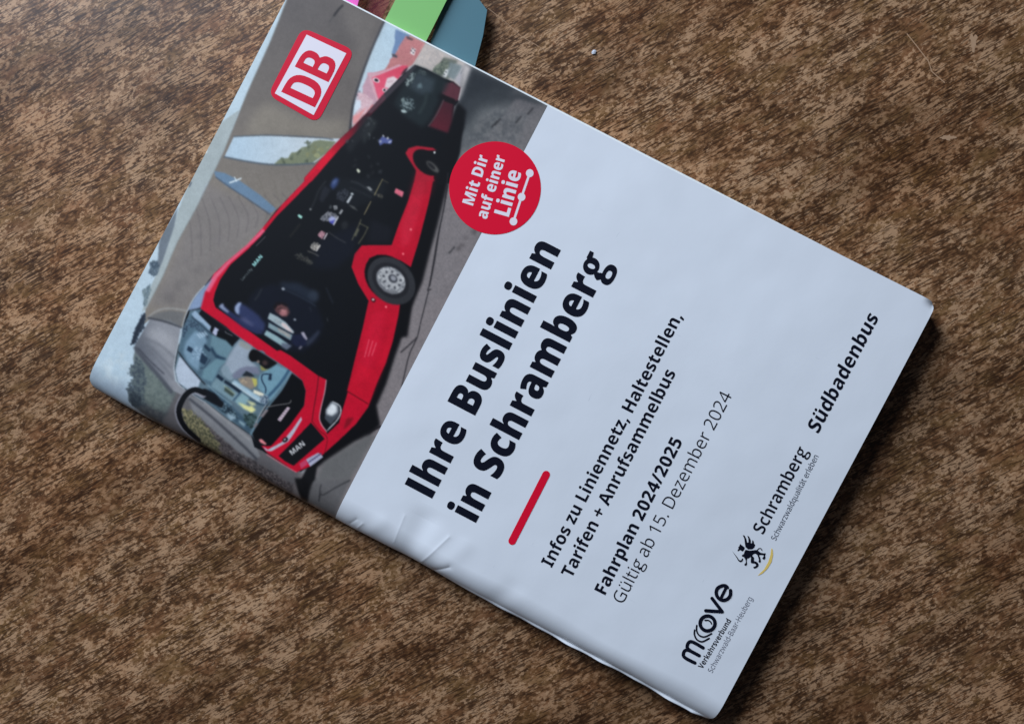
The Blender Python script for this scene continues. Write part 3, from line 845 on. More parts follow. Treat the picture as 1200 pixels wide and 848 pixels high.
def paint():
    # sky over everything
    fill([(80, -60), (700, -60), (700, 660), (80, 660)], (160, 183, 204), grad=(q('D', [(70, 250)])[0], q('C', [(300, 300)])[0], (168, 190, 208)))
    fill(q('D', [(60, 300), (90, 330), (240, 400), (240, 300), (120, 230), (70, 210)]), (150, 172, 198), 4, 0.7)
    rough(q('U', [(60, 480), (160, 330), (230, 380), (220, 500), (120, 540)]), (178, 196, 210), (160, 184, 204), 5, .8, 9, 111, .7, .9)
    # far slope and trees, lower left
    fill(q('U', [(262, 350), (250, 400), (262, 470), (245, 520), (258, 560), (220, 590), (228, 650), (330, 730), (420, 800), (600, 900), (800, 1000), (900, 900), (620, 640), (480, 530), (380, 440), (300, 380)]),
         (96, 108, 114), 0.5, grad=(q('U', [(360, 520)])[0], q('U', [(400, 760)])[0], (64, 70, 79)))
    rough(q('U', [(285, 400), (360, 470), (450, 570), (470, 640), (380, 690), (300, 640), (270, 540), (280, 470)]), (104, 118, 118), (84, 98, 100), 5, .6, 3.0, 3, 0.8, .8)
    rough(q('U', [(262, 380), (300, 420), (320, 520), (300, 600), (320, 680), (228, 655), (208, 620), (222, 590), (210, 560), (232, 525), (250, 500), (226, 480), (240, 440), (258, 430)]), (56, 68, 82), (84, 98, 104), 1.4, 1.6, 2.2, 5, 0.95, .4)
    rough(q('U', [(215, 600), (250, 570), (290, 610), (280, 660), (240, 660)]), (46, 56, 70), (64, 76, 86), 1.2, 1.4, 2.0, 9, 0.95, .4)
    rough(q('U', [(240, 670), (300, 640), (400, 690), (470, 740), (560, 830), (420, 800), (330, 730)]), (60, 65, 74), (78, 82, 88), 3, .8, 2.6, 12, 0.8, .8)
    fill(q('D', [(480, 290), (700, 430), (900, 560), (1250, 860), (1100, 1000), (700, 800), (300, 560), (420, 420)]), (86, 87, 94), 1.5)
    # road behind the bus, left side
    fill(q('U', [(345, 185), (260, 330), (262, 370), (330, 440), (400, 510), (460, 570), (500, 590), (540, 560), (470, 520), (462, 450), (500, 240), (420, 205)]),
         (124, 130, 142), 0.4, grad=(q('U', [(400, 300)])[0], q('U', [(290, 330)])[0], (88, 95, 108)))
    fill(q('U', [(330, 235), (420, 260), (480, 300), (475, 380), (400, 350), (320, 290)]), (146, 152, 164), 4, .7)
    for a, b, c_ in (((290, 310), (360, 360), (450, 450)), ((300, 290), (390, 330), (470, 400)), ((330, 360), (400, 430), (460, 510))):
        ln(q('U', [a, b, c_]), 2.2, (92, 98, 110), .7, 1.4)
    ln(q('U', [(262, 345), (320, 420), (390, 500), (450, 575)]), 4.6, (70, 76, 88), .95, 1.0)
    ln(q('U', [(280, 350), (340, 415), (410, 480)]), 1.6, (58, 62, 74), .8, .7)
    fill(q('D', [(520, 330), (560, 345), (700, 430), (830, 540), (860, 620), (800, 640), (720, 570), (620, 480), (540, 400)]), (112, 117, 126), 1)
    ln(q('D', [(530, 350), (640, 440), (760, 550), (840, 630)]), 3.2, (66, 70, 80), 1, 1.0)
    ln(q('D', [(600, 370), (700, 450), (810, 540)]), 2.5, (132, 136, 144), .8, 1.0)
    rough(q('D', [(560, 420), (640, 500), (740, 590), (860, 660), (960, 720), (1100, 800), (1000, 800), (800, 700), (680, 640), (620, 560)]), (58, 56, 62), (98, 95, 100), 2, .8, 2.4, 15, 1, .5)
    # bushes
    rough(q('D', [(488, 392), (530, 400), (590, 455), (640, 520), (680, 600), (640, 630), (560, 585), (510, 500)]), (68, 72, 60), (138, 134, 106), 1.6, 1.4, 1.9, 17, 1, .4, 1.3)
    rough(q('D', [(520, 500), (570, 560), (640, 600), (620, 640), (560, 600), (520, 560)]), (40, 44, 42), (86, 86, 70), 1.4, 1.4, 1.8, 19, .9, .4)
    rough(q('D', [(650, 570), (720, 600), (820, 660), (940, 720), (1010, 780), (900, 760), (760, 680), (670, 630)]), (46, 45, 52), (124, 118, 122), 1.6, 1.4, 1.6, 23, .9, .4, 1.2)
    # right-hand side: hill of houses
    fill(q('B', [(585, 60), (1240, 380), (1240, 900), (560, 900), (430, 620)]), (150, 158, 166))
    fill(q('B', [(598, 90), (720, 150), (700, 215), (655, 245), (625, 320), (530, 350), (500, 430), (470, 500), (452, 590), (430, 560), (445, 470), (480, 360), (535, 220)]), (160, 184, 204), grad=(q('B', [(600, 160)])[0], q('B', [(470, 500)])[0], (172, 192, 208)))
    fill(q('B', [(655, 140), (722, 168), (704, 195), (668, 228), (650, 262), (632, 300), (640, 262), (652, 238), (660, 205), (650, 180)]), (98, 122, 158), 0.4)
    fill(q('B', [(722, 170), (795, 205), (760, 268), (735, 305), (690, 332), (600, 335), (632, 285), (668, 232), (700, 195)]), (164, 108, 112), 0.5)
    fill(q('B', [(700, 200), (722, 172), (795, 205), (775, 240), (740, 225)]), (172, 122, 124), 0.6)
    for x, y in ((730, 228), (742, 240), (728, 246)):
        fill(q('B', [(x - 10, y + 6), (x - 2, y - 14), (x + 10, y - 8), (x + 2, y + 12)]), (206, 200, 200))
        fill(q('B', [(x - 4, y + 4), (x, y - 8), (x + 5, y - 5), (x + 1, y + 7)]), (90, 80, 92))
    ln(q('B', [(702, 178), (735, 188)]), 1.6, (84, 74, 84))
    fill(q('B', [(636, 255), (655, 262), (662, 274), (640, 268)]), (92, 84, 96), 0.3)
    fill(q('B', [(525, 352), (700, 305), (715, 320), (680, 350), (640, 400), (575, 475), (548, 420)]), (188, 74, 98), 0.4)
    fill(q('B', [(525, 352), (700, 303), (706, 312), (560, 356), (580, 470), (566, 478), (545, 410)]), (190, 140, 152), 0.4)
    fill(q('B', [(560, 362), (584, 372), (580, 390), (555, 380)]), (30, 26, 32))
    fill(q('B', [(552, 358), (562, 362), (558, 382), (548, 374)]), (200, 196, 204))
    fill(q('B', [(620, 360), (665, 378), (640, 405), (612, 440), (590, 430), (600, 395)]), (176, 168, 180), 0.4)
    fill(q('B', [(598, 412), (610, 418), (606, 436), (594, 430)]), (40, 40, 50))
    fill(q('B', [(680, 335), (712, 320), (700, 345), (676, 358)]), (46, 36, 44), .4)
    fill(q('B', [(505, 400), (535, 370), (560, 470), (540, 500), (490, 520), (480, 470), (500, 440)]), (162, 132, 146), 0.7)
    fill(q('B', [(470, 440), (495, 430), (520, 480), (500, 520), (470, 500)]), (178, 170, 184), 0.6)
    fill(q('B', [(455, 560), (480, 530), (530, 490), (560, 490), (520, 540), (470, 585)]), (170, 110, 118), 0.6)
    blobs('B', [(485, 440), (500, 500), (520, 470), (490, 520)], 2, (108, 100, 118), 2, 1.0)
    fill(q('S', [(418, 100), (500, 140), (470, 190), (430, 240), (412, 285), (385, 280), (410, 200)]), (98, 124, 164), .5)
    rough(q('S', [(495, 145), (625, 205), (560, 330), (450, 390), (360, 400), (372, 320), (430, 300), (440, 230)]), (160, 104, 112), (172, 118, 122), .8, .4, 1.6, 31, .9, .4, .6)
    fill(q('S', [(385, 285), (405, 285), (432, 300), (425, 316), (400, 308)]), (70, 68, 80), .5)
    fill(q('S', [(500, 148), (552, 172), (545, 184), (500, 170)]), (76, 66, 74), .5)
    fill(q('S', [(540, 235), (572, 250), (558, 298), (528, 282)]), (206, 202, 208), .3)
    for a in ((536, 262), (548, 246), (552, 276), (562, 258)):
        fill(ell(*q('S', [a])[0], 1.0, .8, 30), (60, 54, 66), .2)
    fill(q('S', [(200, 430), (300, 425), (440, 370), (510, 375), (480, 415), (440, 470), (340, 560), (290, 640), (250, 560), (225, 490)]), (186, 66, 92), .4, grad=(q('S', [(440, 400)])[0], q('S', [(270, 580)])[0], (200, 82, 112)))
    fill(q('S', [(200, 430), (300, 425), (440, 365), (470, 372), (300, 440), (235, 465), (285, 640), (270, 648), (215, 500)]), (186, 150, 166), .4)
    fill(q('S', [(205, 440), (160, 540), (180, 600), (150, 690), (190, 700), (270, 650), (215, 490)]), (168, 138, 156), .8)
    rough(q('S', [(120, 580), (180, 590), (250, 640), (200, 720), (130, 790), (85, 830), (90, 760), (150, 680)]), (178, 150, 164), (196, 176, 188), .9, .5, 2.4, 33, .9, .5, .7)
    fill(q('S', [(105, 640), (150, 640), (150, 690), (100, 740)]), (186, 200, 218), .6)
    fill(q('S', [(85, 760), (130, 740), (190, 690), (150, 760), (90, 830)]), (196, 134, 140), .8)
    fill(q('S', [(350, 470), (400, 455), (435, 480), (370, 545), (330, 540)]), (196, 186, 196), .5)
    for a, b in (((268, 485), 22), ((330, 560), 14)):
        fill(ell(*q('S', [a])[0], 4.2 if b > 20 else 2.6, 2.6 if b > 20 else 2.4, 25), (210, 202, 210), .3)
        fill(ell(*q('S', [a])[0], 2.6 if b > 20 else 1.3, 1.7 if b > 20 else 1.6, 25), (30, 28, 38), .2)
    ln(q('S', [(355, 500), (395, 490)]), .8, (150, 120, 136), .8, .2)
    fill(q('S', [(455, 440), (480, 405), (510, 385), (500, 410)]), (64, 40, 54), .4)
    # light yard, shrub and grey forecourt
    fill(q('B', [(795, 205), (1000, 305), (960, 420), (935, 480), (900, 385), (800, 330), (735, 305)]), (166, 164, 166), 0.6)
    ln(q('B', [(800, 240), (830, 252)]), 2, (120, 118, 124), .6, .5)
    fill(q('B', [(880, 270), (945, 285), (930, 330), (900, 375), (850, 350), (840, 320)]), (92, 100, 96), 1.2)
    blobs('B', [(880, 290), (860, 320), (900, 300), (850, 335), (910, 330)], 2.6, (70, 80, 76), 3, 0.8)
    fill(q('B', [(905, 318), (915, 324), (890, 365), (875, 358)]), (190, 198, 206), .4)
    fill(q('B', [(930, 300), (970, 312), (945, 360), (930, 380), (915, 360)]), (132, 142, 148), 1)
    rough(q('S', [(640, 215), (790, 290), (780, 320), (700, 400), (580, 360), (600, 290)]), (158, 156, 160), (178, 172, 172), 1.0, .3, 2.4, 35, .8, .5)
    rough(q('R', [(720, 60), (820, 10), (860, 60), (800, 150), (720, 140), (690, 100)]), (70, 82, 78), (116, 126, 116), 1.2, 1.4, 1.7, 37, .95, .4)
    fill(q('R', [(860, 20), (980, 70), (900, 190), (840, 170), (840, 100)]), (108, 122, 130), 1.2, .9)
    fill(q('R', [(820, 90), (838, 100), (822, 168), (790, 150)]), (196, 202, 208), .4)
    for a in ((822, 118), (806, 142)):
        fill(ell(*q('R', [a])[0], 1.1, .8, 20), (60, 70, 76), .2)
    fill(q('R', [(985, 60), (1080, 90), (1030, 230), (960, 390), (930, 400), (955, 250), (900, 200)]), (156, 158, 170), 1.6)
    ln(q('R', [(1004, 55), (960, 135)]), 1.2, (96, 104, 114), .9, .3)
    fill([(545, 76), (640, 122), (660, 126), (391, 640), (330, 610), (470, 420), (520, 200)], (100, 100, 106), 2)
    # asphalt on the right of the bus
    fill(q('B', [(985, 300), (1240, 420), (1240, 520), (1100, 700), (960, 900), (900, 900), (940, 620), (945, 480), (965, 420)]), (66, 72, 80), 2)
    fill(q('B', [(975, 300), (1010, 315), (1000, 350), (965, 450), (940, 480), (962, 410)]), (174, 174, 180), 2)
    fill(q('B', [(1010, 330), (1240, 425), (1240, 470), (1120, 440), (1000, 470), (960, 560), (950, 500)]), (40, 46, 54), 4, 0.85)
    fill(q('G', [(650, 10), (330, 630), (-60, 1450), (-400, 2000), (-600, 1900), (-40, 900), (140, 600), (200, 300), (330, 60), (500, -60)]), (104, 104, 110), 3,
         grad=(q('G', [(480, 40)])[0], q('G', [(250, 420)])[0], (112, 110, 116)))
    fill(q('G', [(640, 20), (560, -40), (380, -60), (280, 40), (210, 230), (330, 190), (450, 190), (540, 230)]), (84, 90, 96), 6, 0.85)
    fill(q('G', [(560, -40), (640, 10), (600, 60), (480, 0), (330, 20), (250, 120), (225, 60), (350, -80)]), (44, 50, 58), 6, 0.8)
    fill(q('F', [(1000, -30), (560, 848), (430, 1080), (300, 1080), (540, 660), (690, 420), (800, 60)]), (120, 116, 122), 2)
    fill(q('K', [(80, 0), (290, 0), (200, 190), (60, 110)]), (88, 90, 96), 2)
    rough(q('G', [(640, 20), (330, 630), (60, 1160), (-160, 1600), (-260, 1500), (0, 1000), (120, 700), (190, 330), (330, 200), (500, -20)]), (96, 96, 103), (122, 119, 126), 3, .2, 1.5, 81, .55, .6)
    rough(q('G', [(560, 60), (480, 230), (330, 190), (230, 260), (300, 100), (420, 20)]), (70, 76, 84), (100, 104, 110), 5, .5, 6, 83, .6, .8)
    # arch of concrete
    arch = q('A', [(1010, -180), (985, 0), (905, 200), (800, 430), (690, 700), (620, 848)]) + q('C', [(555, 180), (470, 335), (400, 500), (325, 640), (310, 725), (350, 690), (440, 700), (500, 740), (540, 660)]) + \
        q('C', [(600, 560), (700, 440), (870, 290), (1000, 130), (1120, 0)]) + q('B', [(230, 860), (385, 680), (450, 610), (448, 560), (458, 478), (492, 366), (540, 238), (600, 104), (500, 40), (380, -40), (200, -160)])
    fill(arch, (84, 82, 84), 0.3, grad=(q('B', [(230, 60)])[0], q('C', [(640, 200)])[0], (118, 115, 112)))
    fill(q('B', [(40, 480), (240, 560), (420, 560), (440, 600), (380, 660), (100, 640), (-60, 640), (-20, 540)]), (122, 119, 113), 6, 0.7)
    fill(q('B', [(400, 0), (590, 100), (530, 230), (470, 380), (440, 330), (480, 220), (420, 120)]), (104, 102, 102), 6, 0.6)
    ln(q('B', [(600, 104), (540, 238), (492, 366), (458, 478), (446, 560), (440, 610)]), 3.0, (56, 58, 66), 0.9, 0.6)
    ln(q('B', [(590, 104), (530, 240), (480, 370), (446, 480)]), 3, (92, 90, 92), 0.6, 1.2)
    ln(q('B', [(406, 28), (385, 50), (366, 76)]), 2.4, (38, 38, 42), 0.9, 0.4)
    ln(q('B', [(366, 76), (345, 105)]), 1.2, (66, 66, 70), 0.8, 0.4)
    fill(q('C', [(600, 60), (900, 190), (870, 270), (600, 540), (540, 620), (510, 655), (400, 640), (330, 640), (420, 480), (500, 280)]), (110, 109, 113), 5, 0.75)
    for k in range(13):
        x = 520 + 42 * k
        pts = [(x - 20, 130 - k * 2), (x + 12 + 3 * k, 260 - k * 8), (x + 20, 420 - k * 22)]
        ln(q('C', pts), 1.3, (84, 82, 88), 0.45, 0.6)
    for k in range(6):
        x = 720 + 60 * k
        ln(q('C', [(x, 20 - 4 * k), (x + 28, 80 - 3 * k), (x + 44, 130)]), 1.0, (96, 94, 90), 0.5, 0.5)
    blobs('C', [(500, 500), (560, 420), (620, 330), (470, 560), (650, 460), (420, 590)], 7, (98, 97, 102), 2, 1.2, 0.35, 2.5)
    ln(q('C', [(322, 700), (370, 660), (430, 645), (512, 655)]), 2.2, (136, 140, 144), 0.8, 0.7)
    fill(q('C', [(330, 690), (380, 664), (440, 655), (505, 664), (490, 730), (420, 712)]), (96, 100, 106), 1.0, 0.9)
    ln(q('C', [(335, 690), (410, 706), (492, 735)]), 2.2, (60, 64, 74), 0.9, 0.5)
    # light through the arch
    fill(q('A', [(735, 640), (690, 735), (800, 757), (900, 770), (1000, 772), (1110, 765), (1200, 700), (1260, 650), (1130, 648), (900, 636)]), (156, 180, 202), 0.3, grad=(q('A', [(760, 690)])[0], q('A', [(1050, 720)])[0], (172, 188, 203)))
    fill(q('B', [(80, 772), (110, 745), (150, 740), (165, 715), (190, 712), (215, 690), (245, 686), (268, 662), (300, 656), (375, 664), (330, 720), (262, 764), (160, 775)]), (106, 116, 98), 0.5)
    blobs('B', [(120, 755), (160, 735), (200, 715), (250, 690), (240, 680), (230, 745)], 2.4, (84, 96, 84), 3, 1.0, 0.9)
    blobs('B', [(290, 690), (320, 690), (270, 720), (300, 720), (250, 740)], 3.4, (128, 134, 104), 2, 1.0, 0.8)
    blobs('A', [(1090, 678), (1060, 700)], 1.6, (110, 122, 112), 2, .5, 0.9)
    ln(q('A', [(690, 735), (800, 757), (900, 770), (1000, 772), (1110, 765)]), 2.0, (70, 82, 96), 0.9, 0.4)
    ln(q('A', [(735, 640), (900, 634), (1130, 645), (1200, 655)]), 1.6, (74, 84, 96), 0.9, 0.4)
    fill(q('C', [(640, 0), (690, 10), (760, 45), (860, 115), (935, 180), (905, 200), (800, 130), (700, 70), (650, 30)]), (92, 118, 146), 0.5)
    ln(q('C', [(650, 30), (720, 80), (810, 140), (905, 205)]), 1.3, (60, 72, 90), 0.9, 0.4)
    ln(q('C', [(716, 56), (744, 46), (768, 36)]), 1.8, (190, 206, 218), 0.9, 0.3)
    ln(q('C', [(738, 30), (748, 50)]), 1.3, (190, 206, 218), 0.9, 0.3)
    # bridge deck edge, outer wedge
    fill(q('A', [(525, 848), (600, 700), (680, 570), (760, 515), (690, 705), (620, 850)]) + q('C', [(600, 70), (560, 170), (470, 335), (400, 500), (330, 640), (305, 665), (340, 560), (400, 420), (470, 200), (540, 10)]), (146, 160, 168), 0.3)
    ln(q('A', [(985, 0), (905, 200), (800, 430), (690, 700), (620, 848)]) + q('C', [(555, 180), (470, 335), (400, 500), (322, 650)]), 1.2, (120, 130, 136), 0.8, 0.5)
    fill(q('C', [(472, 172), (455, 262), (405, 415), (376, 484), (384, 340), (398, 290), (430, 245)]), (98, 110, 124), 0.5)
    ln(q('C', [(535, 55), (526, 74)]), 1.6, (66, 76, 92), .9, .3)
    rough(q('C', [(378, 420), (340, 425), (338, 470), (352, 500), (375, 490), (385, 450)]), (54, 70, 88), (92, 108, 122), 1.2, 1.6, 1.8, 71, .95, .35)
    rough(q('C', [(345, 530), (318, 550), (300, 575), (315, 590), (312, 625), (322, 640), (345, 570)]), (74, 92, 106), (112, 130, 140), 1.1, 1.6, 1.6, 73, .95, .35)
    rough(q('U', [(305, 160), (318, 175), (308, 240), (275, 290), (262, 325), (232, 335), (250, 280), (262, 240), (285, 195)]), (34, 43, 58), (66, 78, 94), 1.0, 1.5, 1.5, 75, 1, .3)
    ln(q('U', [(300, 190), (268, 270), (250, 320)]), 3.4, (38, 47, 62), .9, .6)
    blobs('A', [(605, 712)], 1.8, (214, 226, 234), 3, .5)

    # ---------------- shadow under the bus
    fill(q('E', [(900, 60), (985, 40), (975, 150), (930, 330), (890, 480), (860, 600), (810, 720), (790, 860), (600, 860), (700, 500), (800, 300)]), (14, 15, 20), 1.6)
    fill(q('F', [(740, 20), (812, 10), (790, 110), (735, 260), (690, 400), (645, 500), (662, 590), (610, 640), (540, 670), (420, 752), (365, 790), (355, 848), (310, 848), (330, 780), (300, 700), (600, 480)]), (14, 15, 20), 1.6)
    fill(q('K', [(20, 0), (110, 0), (70, 120), (40, 110)]), (24, 25, 29), 1.5)
    fill(q('F', [(395, 768), (480, 712), (600, 640), (640, 640), (560, 790), (520, 848), (360, 848)]), (92, 95, 100), 2.5)
    fill(q('F', [(330, 770), (362, 768), (352, 848), (310, 900), (290, 848)]), (20, 21, 25), 1.0)
    fill(q('B', [(945, 480), (985, 520), (975, 600), (930, 700), (900, 848), (860, 848), (880, 640)]), (16, 18, 23), 1.6)

    fill(q('B', [(835, 700), (900, 620), (975, 560), (955, 720), (910, 860), (855, 870), (840, 800)]), (16, 18, 23), 1.0)
    # ---------------- the bus
    outline = q('B', [(745, 305), (680, 360), (600, 440), (520, 530), (450, 600), (380, 665), (300, 750), (225, 835)]) + \
        q('C', [(1065, 50), (930, 190), (870, 268), (800, 345), (700, 428), (640, 485), (598, 540), (560, 580), (530, 630), (500, 710), (487, 800)]) + \
        q('D', [(474, 100), (457, 200), (470, 270), (505, 303), (600, 360), (700, 440), (818, 520), (832, 575), (870, 592), (930, 630), (1020, 690), (1045, 688)]) + \
        q('F', [(290, 810), (330, 785), (400, 725), (470, 662), (550, 585), (605, 510), (650, 390), (690, 300), (720, 200), (752, 40)]) + \
        q('E', [(756, 706), (800, 700), (826, 650), (830, 600), (805, 530), (848, 400), (890, 230), (915, 95), (945, 85)]) + \
        q('B', [(868, 790), (845, 740), (880, 660), (905, 625), (930, 500), (948, 478), (962, 415), (925, 383), (880, 368), (800, 325)])
    fill(outline, (15, 18, 24), 0.2, bus=True)
    # roof rail: deep red at the back, bright pink towards the front
    fill(q('B', [(600, 440), (520, 530), (450, 600), (380, 665), (300, 750), (225, 835), (230, 870), (262, 848), (400, 690), (470, 620), (545, 535), (610, 465)]), (62, 20, 33), 0.5, grad=(q('B', [(500, 550)])[0], q('B', [(340, 720)])[0], (190, 18, 46)))
    fill(q('B', [(745, 305), (600, 440), (520, 530), (540, 532), (625, 450), (755, 318)]), (92, 84, 96), 0.6, .5)
    fill(q('C', [(1125, -10), (1145, 0), (1010, 140), (935, 215), (862, 306), (800, 370), (720, 440), (672, 510), (648, 570), (640, 606), (650, 640), (800, 745), (965, 862), (850, 862), (700, 730), (580, 648), (590, 585), (640, 486), (700, 428), (800, 345), (870, 268), (960, 160), (1060, 55)]), (178, 15, 45), 0.3)
    fill(q('C', [(872, 270), (880, 285), (800, 360), (720, 430), (660, 500), (620, 570), (600, 560), (640, 490), (700, 430), (800, 345)]), (206, 104, 136), 0.9, 0.85)
    fill(q('C', [(600, 540), (560, 580), (530, 630), (520, 655), (560, 648), (582, 640), (600, 570), (640, 500)]), (118, 140, 176), 0.8)
    ln(q('C', [(598, 540), (560, 582), (530, 632), (500, 712), (487, 800)]) + q('D', [(474, 100), (457, 200), (470, 270), (505, 303)]), 1.1, (164, 178, 192), 0.9, 0.3)
    # windscreen
    ws = q('C', [(530, 656), (580, 650), (700, 735), (850, 840)]) + q('D', [(870, 122), (1000, 214), (1058, 262), (1074, 310), (1066, 380), (1050, 430), (980, 520), (905, 582), (832, 545), (818, 515), (700, 438), (600, 358), (505, 300), (470, 268), (460, 205), (476, 110), (490, 60)])
    fill(ws, (82, 104, 120), 0.3)
    fill(q('L', [(320, 95), (225, 130), (160, 260), (120, 470), (130, 560), (330, 760), (420, 830), (520, 620), (600, 480), (680, 370), (440, 200)]), (72, 98, 118), 1.0)
    fill(q('L', [(330, 100), (460, 200), (690, 370), (610, 450), (500, 380), (430, 330), (360, 220), (290, 160)]), (16, 19, 27), .6)
    fill(q('L', [(235, 140), (270, 110), (330, 170), (420, 260), (405, 300), (340, 230), (260, 180)]), (132, 158, 186), .6)
    ln(q('L', [(240, 170), (330, 250), (420, 330)]), 1.5, (38, 52, 72), .9, .4)
    fill(q('L', [(455, 265), (492, 290), (466, 350), (430, 320)]), (164, 174, 206), .5)
    fill(q('L', [(480, 300), (590, 340), (650, 380), (620, 450), (540, 400), (480, 360)]), (13, 16, 22), .6)
    ln(q('L', [(552, 305), (562, 320), (620, 346)]), .8, (140, 150, 160), .8, .3)
    rough(q('L', [(200, 170), (300, 240), (400, 340), (380, 400), (300, 300), (220, 260), (150, 400), (150, 290)]), (40, 56, 76), (78, 102, 124), 1.6, 1.0, 2.2, 41, .9, .5)
    fill(q('L', [(180, 410), (270, 300), (360, 330), (380, 400), (330, 470), (320, 560), (300, 680), (200, 590), (160, 500)]), (112, 142, 168), 1.4, .9)
    for k in range(4):
        x, y = 290 + k * 22, 330 - k * 8
        ln(q('L', [(x, y), (x + 28, y + 36)]), 1.3, (176, 200, 224), .8, .5)
    for k in range(6):
        x, y = 215 + k * 22, 470 + (k % 3) * 34 - k * 6
        ln(q('L', [(x, y), (x + 40, y + 22)]), 1.6, (154, 182, 206), .75, .6)
    rough(q('L', [(240, 470), (330, 440), (350, 520), (300, 600), (240, 560)]), (150, 178, 204), (84, 112, 138), 1.0, 1.0, 1.6, 43, .8, .4)
    for pp in ([(205, 440), (255, 470), (235, 510), (190, 480)], [(330, 500), (390, 560), (360, 620), (310, 590)], [(360, 420), (420, 480), (400, 500), (350, 450)]):
        fill(q('L', pp), (34, 52, 74), .6)
    ln(q('L', [(320, 650), (360, 640), (410, 570)]), 1.3, (44, 62, 84), .9, .4)
    fill(q('L', [(430, 340), (560, 390), (620, 450), (570, 560), (470, 540), (410, 450)]), (92, 124, 142), 1.0)
    fill(q('L', [(425, 440), (470, 520), (560, 560), (540, 590), (470, 560), (415, 480)]), (38, 60, 84), .9)
    fill(q('L', [(350, 660), (470, 560), (570, 580), (500, 640), (430, 780), (330, 740)]), (94, 128, 146), 1.0)
    fill(q('L', [(690, 385), (800, 440), (790, 500), (760, 560), (860, 640), (700, 660), (610, 720), (540, 640), (580, 540), (640, 450)]), (136, 152, 172), 1.2)
    fill(q('L', [(690, 385), (810, 450), (770, 480), (680, 440)]), (126, 130, 130), 1.2, .8)
    fill(q('L', [(800, 480), (850, 480), (950, 540), (1040, 600), (1000, 660), (930, 660), (880, 620), (860, 590), (800, 590), (775, 540)]), (17, 18, 22), .7)
    fill(ell(*q('L', [(815, 530)])[0], 5.2, 7.0, 10), (15, 15, 18), .6)
    fill(ell(*q('L', [(925, 600)])[0], 3.4, 3.0, 20), (60, 48, 50), .8)
    fill(ell(*q('L', [(862, 588)])[0], 1.8, 1.6), (120, 110, 108), .5)
    fill(q('L', [(880, 620), (930, 660), (1000, 655), (990, 670), (890, 672)]), (122, 124, 72), .6)
    # driver's arm and wheel, dashboard
    fill(q('M', [(300, 60), (340, 70), (360, 130), (410, 170), (360, 210), (290, 160), (270, 100)]), (118, 140, 158), 1.0)
    fill(q('M', [(370, 160), (450, 90), (520, 70), (620, 80), (640, 150), (560, 140), (500, 120), (450, 180), (400, 190)]), (104, 112, 136), .8)
    fill(q('M', [(470, 160), (510, 115), (560, 140), (590, 170), (520, 172)]), (34, 42, 52), .6)
    fill(q('M', [(430, 190), (520, 165), (590, 190), (600, 250), (560, 290), (470, 250)]), (128, 120, 112), 1.0)
    rough(q('M', [(440, 190), (500, 175), (520, 230), (460, 240)]), (168, 154, 132), (108, 104, 104), 1.0, .8, 1.6, 45, .9, .5)
    fill(q('M', [(560, 178), (610, 190), (612, 240), (590, 270), (575, 230)]), (166, 166, 92), .7)
    fill(q('M', [(190, 230), (235, 180), (300, 230), (440, 330), (380, 400), (270, 330), (180, 270)]), (104, 132, 148), .8)
    fill(q('M', [(245, 145), (300, 190), (280, 215), (225, 170)]), (24, 40, 60), .6)
    fill(q('M', [(310, 200), (380, 240), (470, 300), (450, 330), (370, 270), (300, 225)]), (26, 40, 58), .6)
    fill(q('M', [(310, 260), (340, 270), (400, 330), (380, 360), (300, 300)]), (60, 74, 72), .7)
    ln(q('M', [(300, 255), (400, 330)]), 1.0, (150, 168, 150), .8, .3)
    ln(q('M', [(390, 390), (470, 300)]), 1.6, (46, 74, 100), .9, .3)
    fill(q('M', [(370, 225), (400, 200), (560, 310), (700, 400), (690, 430), (620, 400), (480, 300)]), (146, 176, 198), .8)
    ln(q('M', [(380, 230), (520, 330), (650, 415)]), 1.4, (196, 214, 226), .8, .5)
    fill(q('M', [(580, 290), (680, 330), (660, 360), (575, 320)]), (206, 208, 196), .6)
    fill(q('M', [(460, 310), (600, 400), (690, 430), (690, 450), (600, 425), (480, 340)]), (40, 62, 84), .9, .85)
    fill(q('M', [(400, 400), (470, 320), (540, 370), (500, 430), (560, 480), (480, 470)]), (116, 150, 164), .9)
    fill(q('M', [(510, 390), (590, 415), (600, 440), (560, 440)]), (178, 186, 150), .8)
    fill(q('M', [(430, 410), (540, 450), (560, 440), (600, 480), (560, 508), (490, 470)]), (200, 204, 146), .8)
    fill(q('M', [(180, 270), (280, 340), (400, 470), (500, 560), (560, 660), (540, 710), (420, 610), (300, 520), (180, 420), (80, 330)]), (56, 80, 100), 1.2)
    rough(q('M', [(200, 390), (300, 400), (400, 490), (430, 570), (360, 560), (260, 470)]), (26, 40, 54), (92, 118, 134), 1.2, 1.4, 2.2, 47, .9, .4, 1.3)
    rough(q('M', [(480, 520), (600, 510), (610, 560), (560, 660), (480, 580)]), (24, 40, 44), (64, 88, 92), 1.2, 1.2, 2.2, 49, .9, .4)
    fill(q('M', [(310, 510), (400, 540), (410, 560), (360, 580)]), (132, 158, 178), .9)
    fill(q('M', [(440, 575), (500, 610), (490, 640), (440, 600)]), (120, 148, 164), .8)
    ln(q('M', [(150, 250), (240, 330), (370, 430)]), 1.6, (112, 142, 160), .8, .6)
    # right part of the dashboard and the black panel below the screen
    fill(q('M', [(640, 150), (700, 110), (790, 55), (930, 120), (840, 260), (740, 400), (690, 340), (620, 280), (620, 190)]), (98, 136, 158), .9)
    ln(q('M', [(910, 110), (830, 230), (720, 350)]), 3.4, (48, 78, 106), .9, .6)
    ln(q('M', [(725, 145), (665, 150), (655, 200), (690, 270), (690, 320)]), 1.4, (26, 42, 66), .95, .3)
    fill(q('M', [(725, 140), (750, 140), (745, 205), (715, 200)]), (28, 44, 66), .5)
